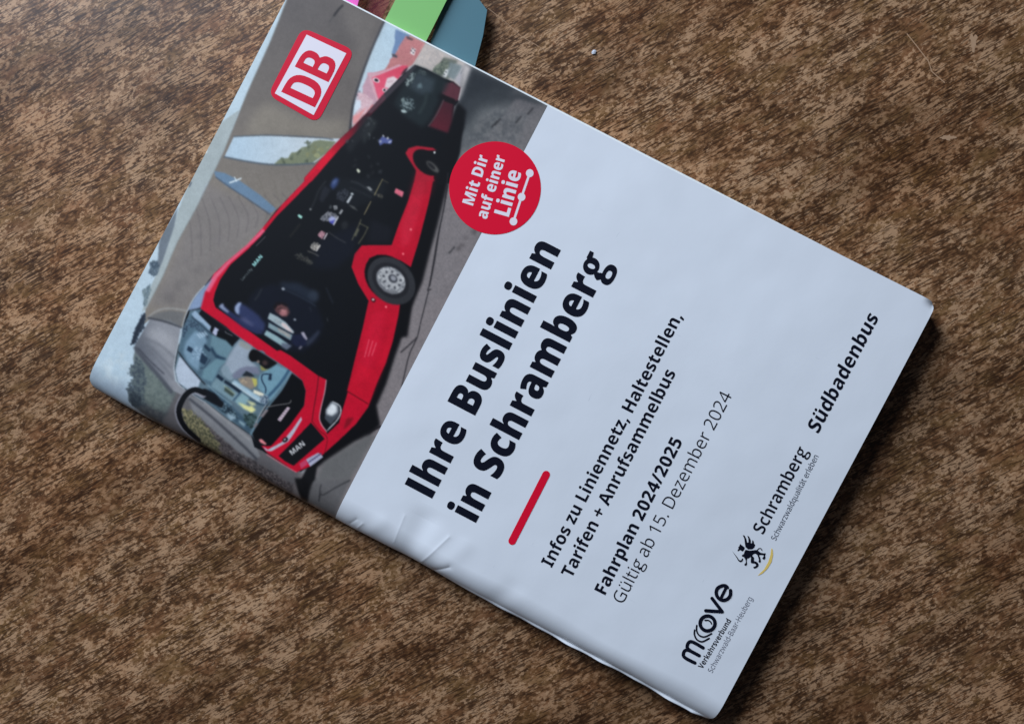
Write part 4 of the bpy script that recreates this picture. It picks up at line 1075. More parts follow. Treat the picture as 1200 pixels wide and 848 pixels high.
    fill(q('D', [(1008, 228), (1058, 264), (1074, 312), (1066, 380), (1050, 430), (975, 522), (905, 584), (832, 545), (822, 510), (850, 440), (880, 390), (930, 340), (975, 280)]), (13, 15, 20), 0.5)
    ln(q('M', [(930, 130), (840, 290), (720, 440), (640, 560), (550, 710)]), 2.2, (96, 128, 150), .85, .6)
    ln(q('M', [(690, 440), (640, 520), (600, 600)]), 1.2, (150, 160, 170), .8, .3)
    fill(q('M', [(690, 475), (720, 480), (665, 550), (640, 540)]), (112, 108, 116), .5)
    fill(q('M', [(600, 600), (622, 610), (590, 650), (575, 640)]), (104, 104, 112), .5)
    rough(q('M', [(640, 350), (720, 350), (700, 440), (640, 400)]), (40, 56, 80), (150, 170, 188), .8, 1.2, 1.3, 51, .9, .4, 1.3)
    ln(q('M', [(700, 455), (800, 435), (910, 418), (930, 390)]), 1.1, (104, 106, 110), 1, 0.3)
    fill(q('M', [(895, 450), (922, 462), (830, 590), (800, 572)]), (172, 160, 178), 0.35)
    for k in range(5):
        ln(q('M', [(815 + k * 16, 566 - k * 22), (832 + k * 16, 570 - k * 22)]), 0.8, (84, 74, 92), .7, .2)
    fill(q('M', [(625, 760), (650, 752), (698, 795), (690, 810), (640, 785)]), (206, 128, 138), 0.4)
    # left lower reflection of the windscreen, mirror and its arm
    fill(q('D', [(480, 150), (500, 165), (580, 262), (570, 292), (520, 305), (475, 272), (462, 215)]), (158, 174, 196), 0.6)
    ln(q('D', [(478, 130), (520, 190), (600, 280)]), 1.6, (28, 34, 44), 0.9, 0.4)
    fill(q('D', [(560, 310), (600, 300), (650, 325), (690, 372), (680, 392), (640, 372), (590, 345)]), (18, 22, 30), 0.5)
    ln(q('D', [(592, 330), (552, 312), (520, 322), (492, 352), (474, 400), (478, 450), (500, 495), (552, 545)]), 7.6, (132, 136, 152), .9, 0.4)
    ln(q('D', [(600, 322), (556, 306), (522, 320), (496, 352), (478, 400), (484, 450), (508, 495), (556, 545)]), 6.4, (17, 19, 25), 1, 0.3)
    # red front
    fill(q('F', [(120, 255), (240, 334), (298, 382), (314, 430), (306, 500), (240, 590), (150, 690), (104, 688), (135, 724), (270, 812), (330, 786), (400, 724), (470, 662), (550, 585), (605, 510), (640, 420), (608, 492), (512, 432), (486, 520), (470, 580), (415, 632), (408, 622), (378, 562), (404, 420), (410, 378), (372, 360), (240, 265), (196, 240)]), (176, 15, 44), 0.3)
    fill(q('F', [(505, 560), (540, 555), (520, 590), (490, 612)]), (128, 16, 34), 1.0)
    ln(q('F', [(374, 362), (366, 430), (352, 510), (343, 572)]), 1.1, (90, 14, 28), 0.9, 0.2)
    ln(q('F', [(343, 572), (376, 615), (414, 652), (402, 720)]), 1.1, (110, 16, 30), 0.9, 0.2)
    fill(q('F', [(186, 736), (262, 660), (338, 580), (402, 656), (330, 718), (256, 782), (215, 760)]), (18, 20, 26), 0.3)
    fill(q('F', [(110, 690), (135, 706), (200, 672), (252, 610), (292, 552), (296, 566), (258, 630), (232, 668), (152, 714), (128, 712)]), (158, 164, 184), 0.3)
    fill(ell(*q('F', [(217, 660)])[0], 3.6, 2.8, -40), (26, 26, 36), 0.2)
    fill(ell(*q('F', [(215, 659)])[0], 1.7, 1.0, -40), (150, 156, 170), 0.2)
    art_text('MAN', q('F', [(250, 733)])[0], q('F', [(312, 684)])[0], 6.4, 800, (190, 196, 206))
    fill(q('F', [(284, 772), (312, 752), (322, 774), (292, 796)]), (170, 60, 96), 0.3)
    fill(q('F', [(314, 752), (372, 720), (396, 740), (334, 786)]), (150, 156, 184), 0.3)
    for k in range(6):
        a, b = q('F', [(326 + k * 10, 768 - k * 7), (336 + k * 10, 762 - k * 7)])
        ln([a, ((a[0] + b[0]) / 2 + .6, (a[1] + b[1]) / 2 - 1.6), b], 1.2, (66, 66, 104), .9, .2)
    ln(q('F', [(130, 728), (200, 772), (268, 812)]), 1.0, (226, 120, 140), .8, .3)
    # head lamp
    fill(q('F', [(408, 385), (404, 430), (390, 500), (378, 560), (412, 622), (440, 588), (470, 560), (480, 520), (470, 495), (440, 480), (432, 440)]), (16, 18, 24), 0.3)
    fill(q('F', [(432, 480), (462, 490), (474, 515), (468, 550), (430, 590), (402, 560), (408, 520)]), (62, 70, 82), 0.5)
    fill(q('F', [(436, 486), (460, 500), (462, 530), (438, 548), (412, 540), (410, 520)]), (196, 206, 218), 1.2)
    ln(q('F', [(440, 482), (472, 500), (478, 530), (462, 566), (416, 615)]), 1.3, (176, 184, 196), 1, 0.2)
    ln(q('F', [(410, 382), (402, 440), (378, 560), (412, 622)]), 1.2, (170, 150, 162), 0.9, 0.2)
    # red skirt, wheel arches
    fill(q('E', [(576, 430), (716, 428), (750, 330), (792, 225), (842, 66), (916, 96), (890, 230), (846, 402), (806, 532), (760, 502), (702, 480), (650, 474), (612, 490), (596, 520), (596, 565), (622, 640), (682, 690), (756, 706), (748, 760)]) + q('F', [(722, 200), (690, 300), (650, 390), (607, 500), (508, 432), (540, 300), (580, 140), (608, 10)]) + q('E', [(560, 612), (528, 532), (542, 470)]), (172, 14, 42), 0.3)
    fill(q('E', [(760, 330), (800, 220), (830, 110), (880, 110), (850, 260), (800, 420), (760, 440)]), (184, 40, 64), 2.5, .5)
    fill(q('F', [(590, 200), (630, 60), (690, 60), (650, 250), (590, 380), (540, 400)]), (188, 24, 54), 3, .5)
    fill(q('F', [(560, 300), (640, 340), (690, 200), (740, 60), (752, 40), (690, 300), (605, 505), (508, 432)]), (186, 18, 44), 2, 0.5)
    fill(q('E', [(842, 66), (916, 96), (895, 200), (800, 200)]), (150, 26, 46), 4, 0.55)
    ln(q('F', [(508, 432), (606, 492)]), 1.0, (80, 10, 24), 0.9, 0.2)
    for x, y in ((885, 92), (806, 356), (770, 470), (690, 718)):
        fill(ell(*q('E', [(x, y)])[0], 1.3, 1.3), (226, 120, 130), 0.2)
    fill(ell(*q('E', [(630, 686)])[0], 3.2, 2.4, 40), (70, 20, 30), 0.3)
    fill(ell(*q('E', [(630, 684)])[0], 1.4, 1.2), (210, 200, 206), 0.2)
    for k in range(3):
        x = 590 + k * 17
        a, b = q('F', [(x, 272 - k * 3), (x + 22, 188 + k * 8)])
        for i in range(7):
            t0, t1 = i / 7, (i + 0.7) / 7
            ln([(a[0] + (b[0] - a[0]) * t0, a[1] + (b[1] - a[1]) * t0), (a[0] + (b[0] - a[0]) * t1, a[1] + (b[1] - a[1]) * t1)], 0.8, (226, 140, 150), 0.7, 0.1)
    # front wheel
    fill(ell(*q('E', [(700, 585)])[0], 31, 24, 45), (12, 13, 18), 0.4)
    fill(ell(*q('E', [(715, 596)])[0], 31.5, 24.5, 45), (46, 49, 56), 0.4)
    fill(ell(*q('E', [(712, 594)])[0], 24, 18.5, 42), (34, 36, 43), 0.6)
    fill(ell(*q('E', [(712, 594)])[0], 18.6, 14.2, 38), (112, 118, 128), 0.4)
    rough(ell(*q('E', [(716, 592)])[0], 17.6, 13.4, 38), (96, 102, 112), (178, 184, 192), .6, .2, 2.2, 101, .9, .4, 1.2)
    fill(ell(*q('E', [(718, 590)])[0], 13.8, 10.4, 38), (158, 164, 173), 0.8, .7)
    for k in range(9):
        a = 2 * math.pi * k / 9
        cx, cy = q('E', [(718, 590)])[0]
        ca, sa = math.cos(math.radians(38)), math.sin(math.radians(38))
        u, v = 11.0 * math.cos(a), 8.4 * math.sin(a)
        fill(ell(cx + u * ca - v * sa, cy + u * sa + v * ca, 1.9, 1.4, math.degrees(a) + 38, 10), (62, 66, 76), 0.4)
    fill(ell(*q('E', [(722, 586)])[0], 6.0, 4.6, 38), (60, 64, 74), 0.4)
    fill(ell(*q('E', [(724, 584)])[0], 3.4, 2.6, 38), (128, 134, 146), 0.4)
    fill(q('E', [(655, 600), (690, 635), (740, 652), (720, 660), (680, 645)]), (96, 100, 110), 0.6, 0.8)
    # rear wheel and tail
    fill(q('B', [(712, 740), (700, 718), (715, 695), (755, 684), (830, 694), (848, 706), (770, 704), (742, 720), (742, 750), (775, 795), (822, 812), (838, 850), (742, 850), (750, 800)]), (158, 26, 48), 0.5)
    fill(ell(*q('B', [(800, 762)])[0], 19, 12, 42), (17, 18, 23), 0.5)
    fill(ell(*q('B', [(828, 782)])[0], 9.5, 3.6, 42), (76, 78, 80), 0.8)
    fill(ell(*q('B', [(822, 778)])[0], 6, 2.0, 42), (34, 35, 40), 0.5)
    fill(ell(*q('B', [(837, 715)])[0], 1.3, 1.3), (200, 210, 214), 0.2)
    fill(q('B', [(928, 482), (880, 466), (862, 500), (820, 580), (808, 592), (900, 625), (918, 570)]), (66, 30, 42), 1.2, grad=(q('B', [(900, 500)])[0], q('B', [(840, 600)])[0], (84, 30, 44)))
    fill(q('B', [(880, 392), (922, 386), (960, 414), (948, 470), (925, 480), (868, 438)]), (84, 46, 58), 1.0)
    fill(q('B', [(858, 436), (935, 468), (930, 492), (880, 474)]), (22, 18, 24), 0.6)
    ln(q('B', [(950, 470), (962, 415)]), 1.2, (190, 190, 196), .8, .3)
    ln(q('B', [(880, 470), (845, 540), (808, 592)]), 1.6, (84, 78, 84), 0.7, 0.5)
    # rear window and reflections
    fill(q('R', [(540, 60), (760, 150), (850, 210), (800, 310), (740, 330), (760, 380), (680, 560), (600, 640), (440, 540), (330, 420), (420, 230)]), (30, 40, 46), 2.4, .9)
    fill(q('R', [(560, 130), (720, 190), (700, 300), (600, 330), (480, 270), (500, 190)]), (52, 64, 74), 2.4, .85)
    rough(q('R', [(440, 200), (500, 120), (540, 130), (520, 200), (460, 260)]), (30, 40, 46), (132, 148, 152), 1.0, 1.4, 1.6, 61, .9, .4, 1.4)
    rough(q('R', [(420, 350), (520, 370), (520, 460), (440, 500), (390, 440)]), (26, 36, 42), (104, 122, 130), 1.2, 1.4, 1.5, 63, .9, .4, 1.4)
    for a, b in (((430, 410), (470, 425)), ((420, 430), (500, 465)), ((450, 400), (490, 412))):
        ln(q('R', [a, b]), 1.1, (148, 166, 172), .85, .4)
    fill(ell(*q('R', [(425, 485)])[0], 3.4, 1.8, 15), (150, 168, 174), .6)
    fill(ell(*q('R', [(415, 380)])[0], 1.8, 2.2), (104, 120, 124), .6)
    ln(q('R', [(450, 240), (470, 205), (510, 180)]), 1.2, (158, 174, 178), .85, .4)
    fill(q('R', [(560, 230), (590, 220), (600, 268), (550, 270)]), (84, 102, 112), .9)
    ln(q('R', [(640, 330), (620, 420), (570, 500)]), 3.0, (44, 56, 60), .8, 1.4)
    rough(q('R', [(560, 90), (650, 120), (640, 150), (560, 130)]), (50, 62, 66), (86, 98, 102), 1.6, 1.0, 2.0, 65, .7, .5)
    fill(q('R', [(60, 600), (110, 540), (180, 580), (160, 640), (100, 720), (50, 800), (30, 720)]), (40, 46, 50), 1.6, .8)
    blobs('R', [(110, 548), (66, 628), (48, 664), (96, 690), (150, 600)], 1.3, (92, 98, 102), 2, .8, .8)
    fill(q('B', [(500, 545), (545, 548), (530, 620), (470, 680), (440, 720), (420, 690), (470, 610)]), (34, 38, 44), 2, 0.7)
    blobs('B', [(530, 555), (520, 590), (545, 640), (440, 650), (560, 660)], 2.4, (62, 68, 74), 2, 1.0, 0.7, 0.6)
    fill(q('B', [(574, 660), (590, 640), (640, 655), (634, 676), (600, 672), (580, 684)]), (72, 84, 140), 0.6)
    blobs('B', [(580, 665), (600, 640), (620, 650), (628, 665)], 1.3, (206, 214, 226), 2, 0.6)
    fill(q('B', [(470, 796), (478, 790), (490, 804), (480, 812)]), (196, 206, 190), 0.4)
    blobs('B', [(520, 720), (560, 780), (600, 800), (540, 820), (480, 760)], 3, (40, 44, 50), 2, 1.2, 0.7, 0.8)
    # things seen through the side windows
    fill(q('Q', [(430, 0), (900, 0), (900, 120), (640, 260), (460, 240)]), (24, 29, 36), 3, .7)
    fill(q('Q', [(280, 560), (640, 420), (600, 700), (420, 840), (200, 840)]), (20, 25, 40), 4, .7)
    fill(q('Q', [(760, 380), (960, 460), (930, 600), (720, 590)]), (25, 28, 38), 3, .7)
    fill(q('Q', [(370, 60), (395, 10), (430, -20), (460, 0), (440, 60), (400, 100)]), (44, 60, 104), 1.4)
    fill(q('Q', [(390, 30), (425, 0), (440, 10), (410, 60)]), (78, 96, 138), 1.2, .8)
    fill(q('Q', [(330, 60), (300, 90), (270, 190), (300, 220), (350, 150), (380, 100)]), (34, 38, 48), 1.4, .9)
    ln(q('Q', [(330, 20), (270, 100), (235, 190), (190, 285)]), 1.6, (48, 52, 58), .8, .8)
    fill(ell(*q('Q', [(190, 282)])[0], 1.4, 1.2), (118, 124, 130), .5)
    fill(q('Q', [(66, 336), (84, 328), (116, 350), (104, 370), (80, 358)]), (140, 196, 190), 0.35)
    ln(q('Q', [(0, 535), (45, 480), (90, 420)]), 2.0, (44, 44, 42), .7, 1.0)
    fill(q('Q', [(525, 214), (568, 150), (584, 160), (544, 228)]), (160, 170, 182), .4)
    ln(q('Q', [(572, 158), (538, 218)]), .7, (206, 214, 222), .8, .2)
    fill(ell(*q('Q', [(580, 138)])[0], 1.9, 1.3, 20), (178, 190, 200), .4)
    rough(q('Q', [(440, 110), (520, 90), (560, 130), (500, 210), (430, 190)]), (26, 30, 40), (66, 72, 84), 1.0, 1.2, 1.6, 91, .8, .4)
    ln(q('Q', [(570, 20), (640, 40), (720, 90), (820, 150)]), 1.8, (52, 57, 64), .8, .9)
    ln(q('Q', [(560, 80), (700, 140), (760, 170)]), 1.4, (40, 45, 52), .8, .9)
    fill(q('Q', [(715, 72), (745, 72), (772, 100), (752, 110)]), (124, 130, 136), .6)
    fill(q('Q', [(540, 232), (600, 256), (640, 302), (580, 270)]), (76, 80, 82), .6, .9)
    rough(q('Q', [(400, 250), (440, 245), (446, 285), (410, 290)]), (80, 84, 90), (150, 156, 164), .7, 1.0, 1.2, 92, .9, .4)
    rough(q('Q', [(362, 245), (388, 240), (390, 275), (366, 275)]), (34, 40, 46), (80, 86, 92), .7, 1.0, 1.2, 93, .9, .4)
    fill(q('Q', [(454, 318), (480, 280), (498, 291), (470, 333)]), (126, 132, 140), .4)
    ln(q('Q', [(492, 290), (468, 328)]), .6, (180, 186, 192), .8, .2)
    rough(q('Q', [(276, 370), (310, 335), (350, 300), (430, 325), (452, 350), (405, 432), (360, 395), (310, 395)]), (58, 62, 72), (128, 132, 142), .9, .9, 1.6, 94, 1, .35)
    fill(q('Q', [(356, 372), (390, 345), (432, 366), (404, 404), (372, 400)]), (150, 160, 206), .6, .9)
    fill(q('Q', [(364, 396), (420, 380), (402, 424), (376, 412)]), (62, 66, 160), .5, .9)
    ln(q('Q', [(450, 352), (408, 428)]), 1.5, (190, 196, 208), .9, .3)
    rough(q('Q', [(254, 525), (292, 480), (335, 502), (300, 565)]), (112, 80, 94), (178, 140, 154), .6, .7, 1.3, 95, 1, .35)
    ln(q('Q', [(346, 508), (318, 560)]), 1.5, (208, 198, 208), .9, .3)
    rough(q('Q', [(184, 630), (222, 588), (262, 598), (286, 625), (245, 672), (205, 664)]), (70, 72, 74), (168, 166, 164), .7, .9, 1.3, 96, 1, .35)
    ln(q('Q', [(280, 620), (248, 670)]), 1.5, (186, 186, 186), .9, .3)
    ln(q('Q', [(165, 674), (220, 694), (266, 720)]), 1.2, (104, 104, 102), .8, .5)
    rough(q('Q', [(40, 700), (90, 690), (150, 730), (215, 770), (210, 805), (140, 780), (60, 740)]), (30, 32, 34), (78, 80, 78), 1.2, 1.3, 1.7, 97, .85, .4)
    ln(q('Q', [(866, 0), (830, 70), (790, 150)]), 1.2, (122, 116, 86), .9, .3)
    ln(q('Q', [(860, 2), (918, 34)]), 1.2, (76, 74, 62), .8, .4)
    ln(q('Q', [(756, 210), (725, 270), (694, 330)]), 1.2, (132, 124, 94), .9, .3)
    rough(q('Q', [(800, 130), (850, 140), (880, 160), (860, 190), (820, 160)]), (32, 36, 38), (88, 86, 78), .8, 1.2, 1.3, 98, .85, .4)
    for seg in ([(664, 378), (640, 440), (580, 570)], [(652, 414), (728, 452)], [(728, 452), (690, 530), (640, 604)]):
        ln(q('Q', seg), 1.2, (100, 100, 80), .85, .4)
    fill(q('Q', [(628, 460), (652, 466), (618, 540), (594, 530)]), (84, 86, 74), .7, .85)
    ln(q('Q', [(360, 495), (430, 545), (520, 596)]), 1.2, (64, 66, 70), .8, .6)
    fill(ell(*q('Q', [(510, 430)])[0], 4, 5, 20), (38, 42, 48), 1.4, .8)
    fill(q('Q', [(990, 84), (1066, 120), (1050, 170), (976, 126)]), (196, 104, 126), 0.4)
    fill(q('Q', [(1006, 104), (1046, 124), (1036, 150), (996, 128)]), (178, 70, 96), 0.5)
    for k in range(3):
        ln(q('Q', [(1006 + k * 14, 130 + k * 5), (1014 + k * 14, 112 + k * 5)]), .6, (220, 160, 176), .8, .2)
    art_text('MAN', q('E', [(74, 530)])[0], q('E', [(112, 484)])[0], 4.6, 850, (150, 216, 220))
    art_text("Lion's City", q('E', [(16, 596)])[0], q('E', [(64, 542)])[0], 3.0, 500, (150, 170, 176))
    ln(q('E', [(80, 432), (124, 388)]), 0.6, (110, 110, 116), .7, .2)
    # driver's window: person in pale shirt, seat, mirror
    fill(q('O', [(420, 60), (560, 20), (780, 90), (960, 200), (1040, 400), (980, 560), (840, 660), (680, 640), (480, 500), (330, 330), (330, 160)]), (19, 24, 38), 2.4, .9)
    fill(q('O', [(620, 0), (800, 10), (980, 110), (980, 180), (930, 200), (780, 110), (640, 60)]), (34, 44, 62), 2.4, .8)
    fill(ell(*q('O', [(940, 130)])[0], 6, 6.5), (44, 54, 70), 2.0, .8)
    ln(q('O', [(650, 70), (770, 120), (900, 190), (960, 230)]), 1.2, (40, 50, 66), .8, .6)
    ln(q('O', [(450, 70), (420, 130), (390, 170)]), 2.0, (50, 54, 60), .6, 1.0)
    fill(q('O', [(50, 240), (80, 205), (150, 270), (240, 330), (400, 420), (470, 490), (400, 490), (280, 430), (130, 310)]), (38, 46, 84), 1)
    fill(q('O', [(200, 240), (230, 195), (300, 220), (420, 310), (490, 400), (470, 480), (400, 440), (270, 350), (210, 290)]), (44, 54, 92), 1.6)
    fill(q('O', [(240, 330), (300, 340), (380, 400), (370, 420), (290, 380)]), (78, 84, 122), 1.6, .8)
    fill(q('O', [(200, 270), (205, 230), (235, 195), (268, 195), (245, 240), (240, 310), (215, 295)]), (132, 150, 186), .9)
    fill(q('O', [(50, 235), (75, 208), (95, 205), (95, 230), (150, 280), (130, 290)]), (122, 136, 166), .8)
    fill(q('O', [(570, 250), (600, 205), (650, 205), (700, 240), (720, 290), (690, 330), (640, 325), (590, 290)]), (84, 58, 62), 1.1)
    fill(q('O', [(620, 270), (650, 250), (690, 270), (690, 310), (650, 322), (620, 300)]), (142, 96, 104), 1.0)
    fill(q('O', [(640, 262), (660, 255), (680, 275), (655, 285)]), (166, 118, 122), .8)
    ln(q('O', [(600, 262), (640, 250), (668, 262)]), 1.0, (42, 28, 34), .8, .4)
    ln(q('O', [(612, 285), (632, 275)]), 1.0, (48, 32, 38), .8, .4)
    fill(q('O', [(560, 240), (590, 195), (650, 190), (700, 215), (690, 235), (640, 212), (600, 225), (580, 260)]), (24, 20, 26), .7)
    fill(q('O', [(530, 290), (600, 325), (680, 380), (760, 470), (745, 490), (640, 430), (510, 345)]), (140, 160, 172), .5)
    fill(q('O', [(640, 380), (680, 395), (752, 480), (700, 460), (640, 410)]), (190, 180, 186), .7)
    rough(q('O', [(570, 340), (640, 370), (640, 410), (580, 380)]), (100, 116, 130), (158, 168, 176), .8, .8, 1.5, 53, .8, .4)
    fill(q('O', [(520, 375), (640, 440), (750, 500), (725, 550), (640, 500), (515, 430)]), (112, 136, 148), .5)
    rough(q('O', [(600, 420), (730, 495), (715, 530), (610, 460)]), (120, 122, 128), (162, 160, 160), .9, .8, 1.5, 54, .8, .4)
    fill(q('O', [(500, 455), (600, 510), (700, 580), (690, 615), (640, 600), (475, 495)]), (128, 158, 170), .6)
    fill(q('O', [(640, 570), (700, 580), (740, 600), (690, 640), (640, 610)]), (86, 98, 118), .9)
    ln(q('O', [(500, 365), (620, 430), (760, 500)]), 1.5, (20, 28, 44), .95, .4)
    ln(q('O', [(510, 440), (620, 510), (730, 580)]), 1.9, (18, 26, 44), .95, .4)
    fill(q('O', [(822, 475), (850, 470), (885, 535), (872, 552), (840, 520)]), (148, 148, 168), .7)
    fill(q('O', [(740, 500), (820, 490), (880, 560), (870, 600), (780, 610), (730, 570)]), (26, 32, 58), .9)
    fill(q('O', [(870, 560), (940, 500), (990, 450), (1000, 480), (940, 560), (880, 610)]), (48, 56, 76), 1.2, .8)
    fill(q('O', [(795, 630), (815, 600), (840, 605), (820, 635)]), (90, 92, 108), .7)
    for a, r_ in (((655, 68), 1.6), ((765, 355), 1.3)):
        fill(ell(*q('O', [a])[0], r_ * 1.3, r_, 20), (132, 142, 156), .5)
    ln(q('O', [(1068, 340), (1074, 370)]), 1.0, (70, 74, 84), .8, .4)
    for pp in ([(905, 240), (920, 280)], [(1060, 60), (1120, 200)]):
        ln(q('O', pp), 1.6, (40, 46, 60), .7, .8)
    # ---------------- cracks and stains in the asphalt
    ln(q('G', [(180, 330), (165, 470), (140, 600), (120, 730), (95, 860)]), 1.3, (40, 40, 46), 0.85, 0.3)
    ln(q('E', [(980, 150), (958, 270), (930, 400), (910, 520), (892, 620), (884, 640), (900, 636)]), 1.4, (40, 40, 46), 0.9, 0.3)
    ln(q('E', [(890, 640), (870, 720), (850, 800), (835, 860)]) + q('F', [(850, 120), (836, 180), (800, 260), (780, 340), (765, 410)]), 1.4, (44, 44, 50), 0.9, 0.3)
    ln(q('F', [(836, 180), (800, 215), (760, 250)]), 1.6, (40, 40, 46), 0.9, 0.4)
    ln(q('F', [(664, 598), (640, 610), (610, 625)]), 2.4, (24, 24, 30), 0.9, .6)
    ln(q('K', [(130, 110), (145, 60), (150, 80), (220, 40), (280, 10)]), 1.5, (52, 54, 60), 0.9, .4)
    ln(q('K', [(135, 90), (140, 50), (146, 30)]), 1.3, (50, 52, 58), .9, .4)
    for x, y in ((415, 90), (512, 80), (200, 690), (568, 40), (400, 100)):
        ln(q('G', [(x + 10, y - 12), (x, y), (x - 14, y + 16)]), 2.0, (50, 52, 58), 0.8, 0.5)
    blobs('G', [(300, 620), (260, 650), (240, 690), (320, 600), (350, 640)], 4.5, (82, 80, 86), 2, 1, 0.5, 1.5)
    for x, y in ((230, 560), (290, 585), (192, 690), (270, 650)):
        blobs('G', [(x, y)], 0.9, (176, 176, 182), 1, .3)
    # grain of the print, mottled asphalt
    g1, g2, g3 = noise_field(3.2, 1), noise_field(9, 2), noise_field(40, 3)
    ART[:] = ART * (1 + 0.035 * g1 + 0.04 * g2 + 0.05 * g3)[..., None]
    ART[:] = np.clip(0.35 * blur(ART, 1) + 0.65 * blur(ART, 2), 3, 250)
    ART[:] = ART * (1 + 0.05 * noise_field(2.4, 8))[..., None]
    ART[:] = ART * (0.80 + 0.20 * np.clip(ART.mean(-1, keepdims=True) / 90.0, 0, 1))


paint()
ART_LIN = (lin(ART) / lin(WHITE_SEEN) * 0.80).astype(np.float32)


def sample(img, X, Y):
    fx = np.clip((X - AX) * SS - 0.5, 0, NXp - 1.001)
    fy = np.clip((Y - AY) * SS - 0.5, 0, NYp - 1.001)
    xi = fx.astype(int); yi = fy.astype(int)
    fx = fx - xi; fy = fy - yi
    if img.ndim == 3:
        fx = fx[..., None]; fy = fy[..., None]
    return (img[yi, xi] * (1 - fx) + img[yi, xi + 1] * fx) * (1 - fy) + (img[yi + 1, xi] * (1 - fx) + img[yi + 1, xi + 1] * fx) * fy

# ------------------------------------------------------------------ the booklet
book = bpy.data.objects.new('booklet', None)
COL.objects.link(book)
book.location = ORG * MM
book.rotation_euler = (0, 0, THETA)
tag(book, 'white timetable booklet with a red bus on its cover, lying on the brown table', 'booklet')
V_PHOTO = -59.1


def round_corners(U, Vv):
    for cx, cy, sx, sy, r in ((0, 0, 1, -1, 2.8), (BW, -BH, -1, 1, 1.3), (0, -BH, 1, 1, 1.8)):
        dx = (U - cx) * sx
        dy = (Vv - cy) * sy
        m = (dx < r) & (dy < r)
        ex, ey = r - dx, r - dy
        n = np.maximum(np.hypot(ex, ey), 1e-9)
        k = np.where(m, np.maximum(ex, ey) / n, 1.0)
        U = np.where(m, cx + sx * (r - ex * k), U)
        Vv = np.where(m, cy + sy * (r - ey * k), Vv)
    return U, Vv


def sheet(us, vs):
    """grid of the front cover incl. the spine wall; returns U, V, Z arrays"""
    U, Vv = np.meshgrid(us, vs)
    U, Vv = round_corners(U, Vv)
    Vv = Vv + 1.75 * (1 - U / BW) * np.clip(1 + Vv / 59.1, 0, 1)     # top edge cut slightly out of square
    Vv = Vv - (1.3 - 0.9 * U / BW) * np.clip((-Vv - 110) / 38, 0, 1)
    U = U + 0.5 * np.clip((U - 60) / 38, 0, 1) * np.clip((-Vv - 90) / 58, 0, 1)
    Z = height(U, Vv)
    # uneven fold line along the spine, tiny nicks
    wob = 0.12 * np.sin(Vv / 7.0) + 0.06 * np.sin(Vv / 4.1 + 2) + 0.02 * np.sin(Vv / 1.7) * np.sin(Vv / 9.0)
    U = U + wob * np.clip(1 - U / 3, 0, 1)
    wallu = U[:, :1] + np.array([[0.55, 0.12]])
    wallv = np.repeat(Vv[:, :1], 2, axis=1)
    wallz = np.repeat(Z[:, :1], 2, axis=1) * np.array([[0.15, 0.6]])
    return np.hstack([wallu, U]), np.hstack([wallv, Vv]), np.hstack([wallz, Z])


def grid_mesh(name, U, Vv, Z, keep, mat, parent, colours=None):
    n, m = U.shape
    idx = np.arange(n * m).reshape(n, m)
    f = np.stack([idx[1:, :-1], idx[1:, 1:], idx[:-1, 1:], idx[:-1, :-1]], -1).reshape(-1, 4)
    if keep is not None:
        f = f[keep.reshape(-1)]
    used = np.zeros(n * m, bool)
    used[f.ravel()] = True
    remap = np.cumsum(used) - 1
    co = np.stack([U.ravel(), Vv.ravel(), Z.ravel()], -1)[used] * MM
    f = remap[f]
    me = bpy.data.meshes.new(name)
    me.vertices.add(len(co))
    me.vertices.foreach_set('co', co.astype(np.float32).ravel())
    me.loops.add(f.size)
    me.loops.foreach_set('vertex_index', f.astype(np.int32).ravel())
    me.polygons.add(len(f))
    me.polygons.foreach_set('loop_start', np.arange(0, f.size, 4, dtype=np.int32))
    me.polygons.foreach_set('use_smooth', np.ones(len(f), bool))
    me.update(calc_edges=True)
    if colours is not None:
        at = me.color_attributes.new('print', 'FLOAT_COLOR', 'POINT')
        c = np.ones((len(co), 4), np.float32)
        c[:, :3] = colours.reshape(-1, 3)[used]
        at.data.foreach_set('color', c.ravel())
    return link(name, me, parent, mat)


bend = np.concatenate([np.linspace(0, 1, 9)[:-1] * 1.0, np.arange(1.0, 14.0, 0.13)])
us_w = np.concatenate([bend, np.arange(14.0, BW - 2.0, 1.0), np.linspace(BW - 2.0, BW, 9)])
vs_w = np.concatenate([np.concatenate([np.arange(V_PHOTO, -88.0, -0.16), np.arange(-88.0, -BH + 3.0, -0.3)]), np.linspace(-BH + 3.0, -BH, 13)])
U, Vv, Z = sheet(us_w, vs_w)
cover = grid_mesh('front_cover', U, Vv, Z, None, M_WHITE, book)
cover['label'] = 'white lower part of the glossy front cover'

M_PHOTO = bpy.data.materials.new('printed_photograph')
M_PHOTO.use_nodes = True
nt = M_PHOTO.node_tree
b = nt.nodes['Principled BSDF']
b.inputs['Roughness'].default_value = 0.36
b.inputs['Specular IOR Level'].default_value = 0.30
ca = nd(nt, 'ShaderNodeVertexColor', layer_name='print')
nt.links.new(ca.outputs['Color'], b.inputs['Base Color'])

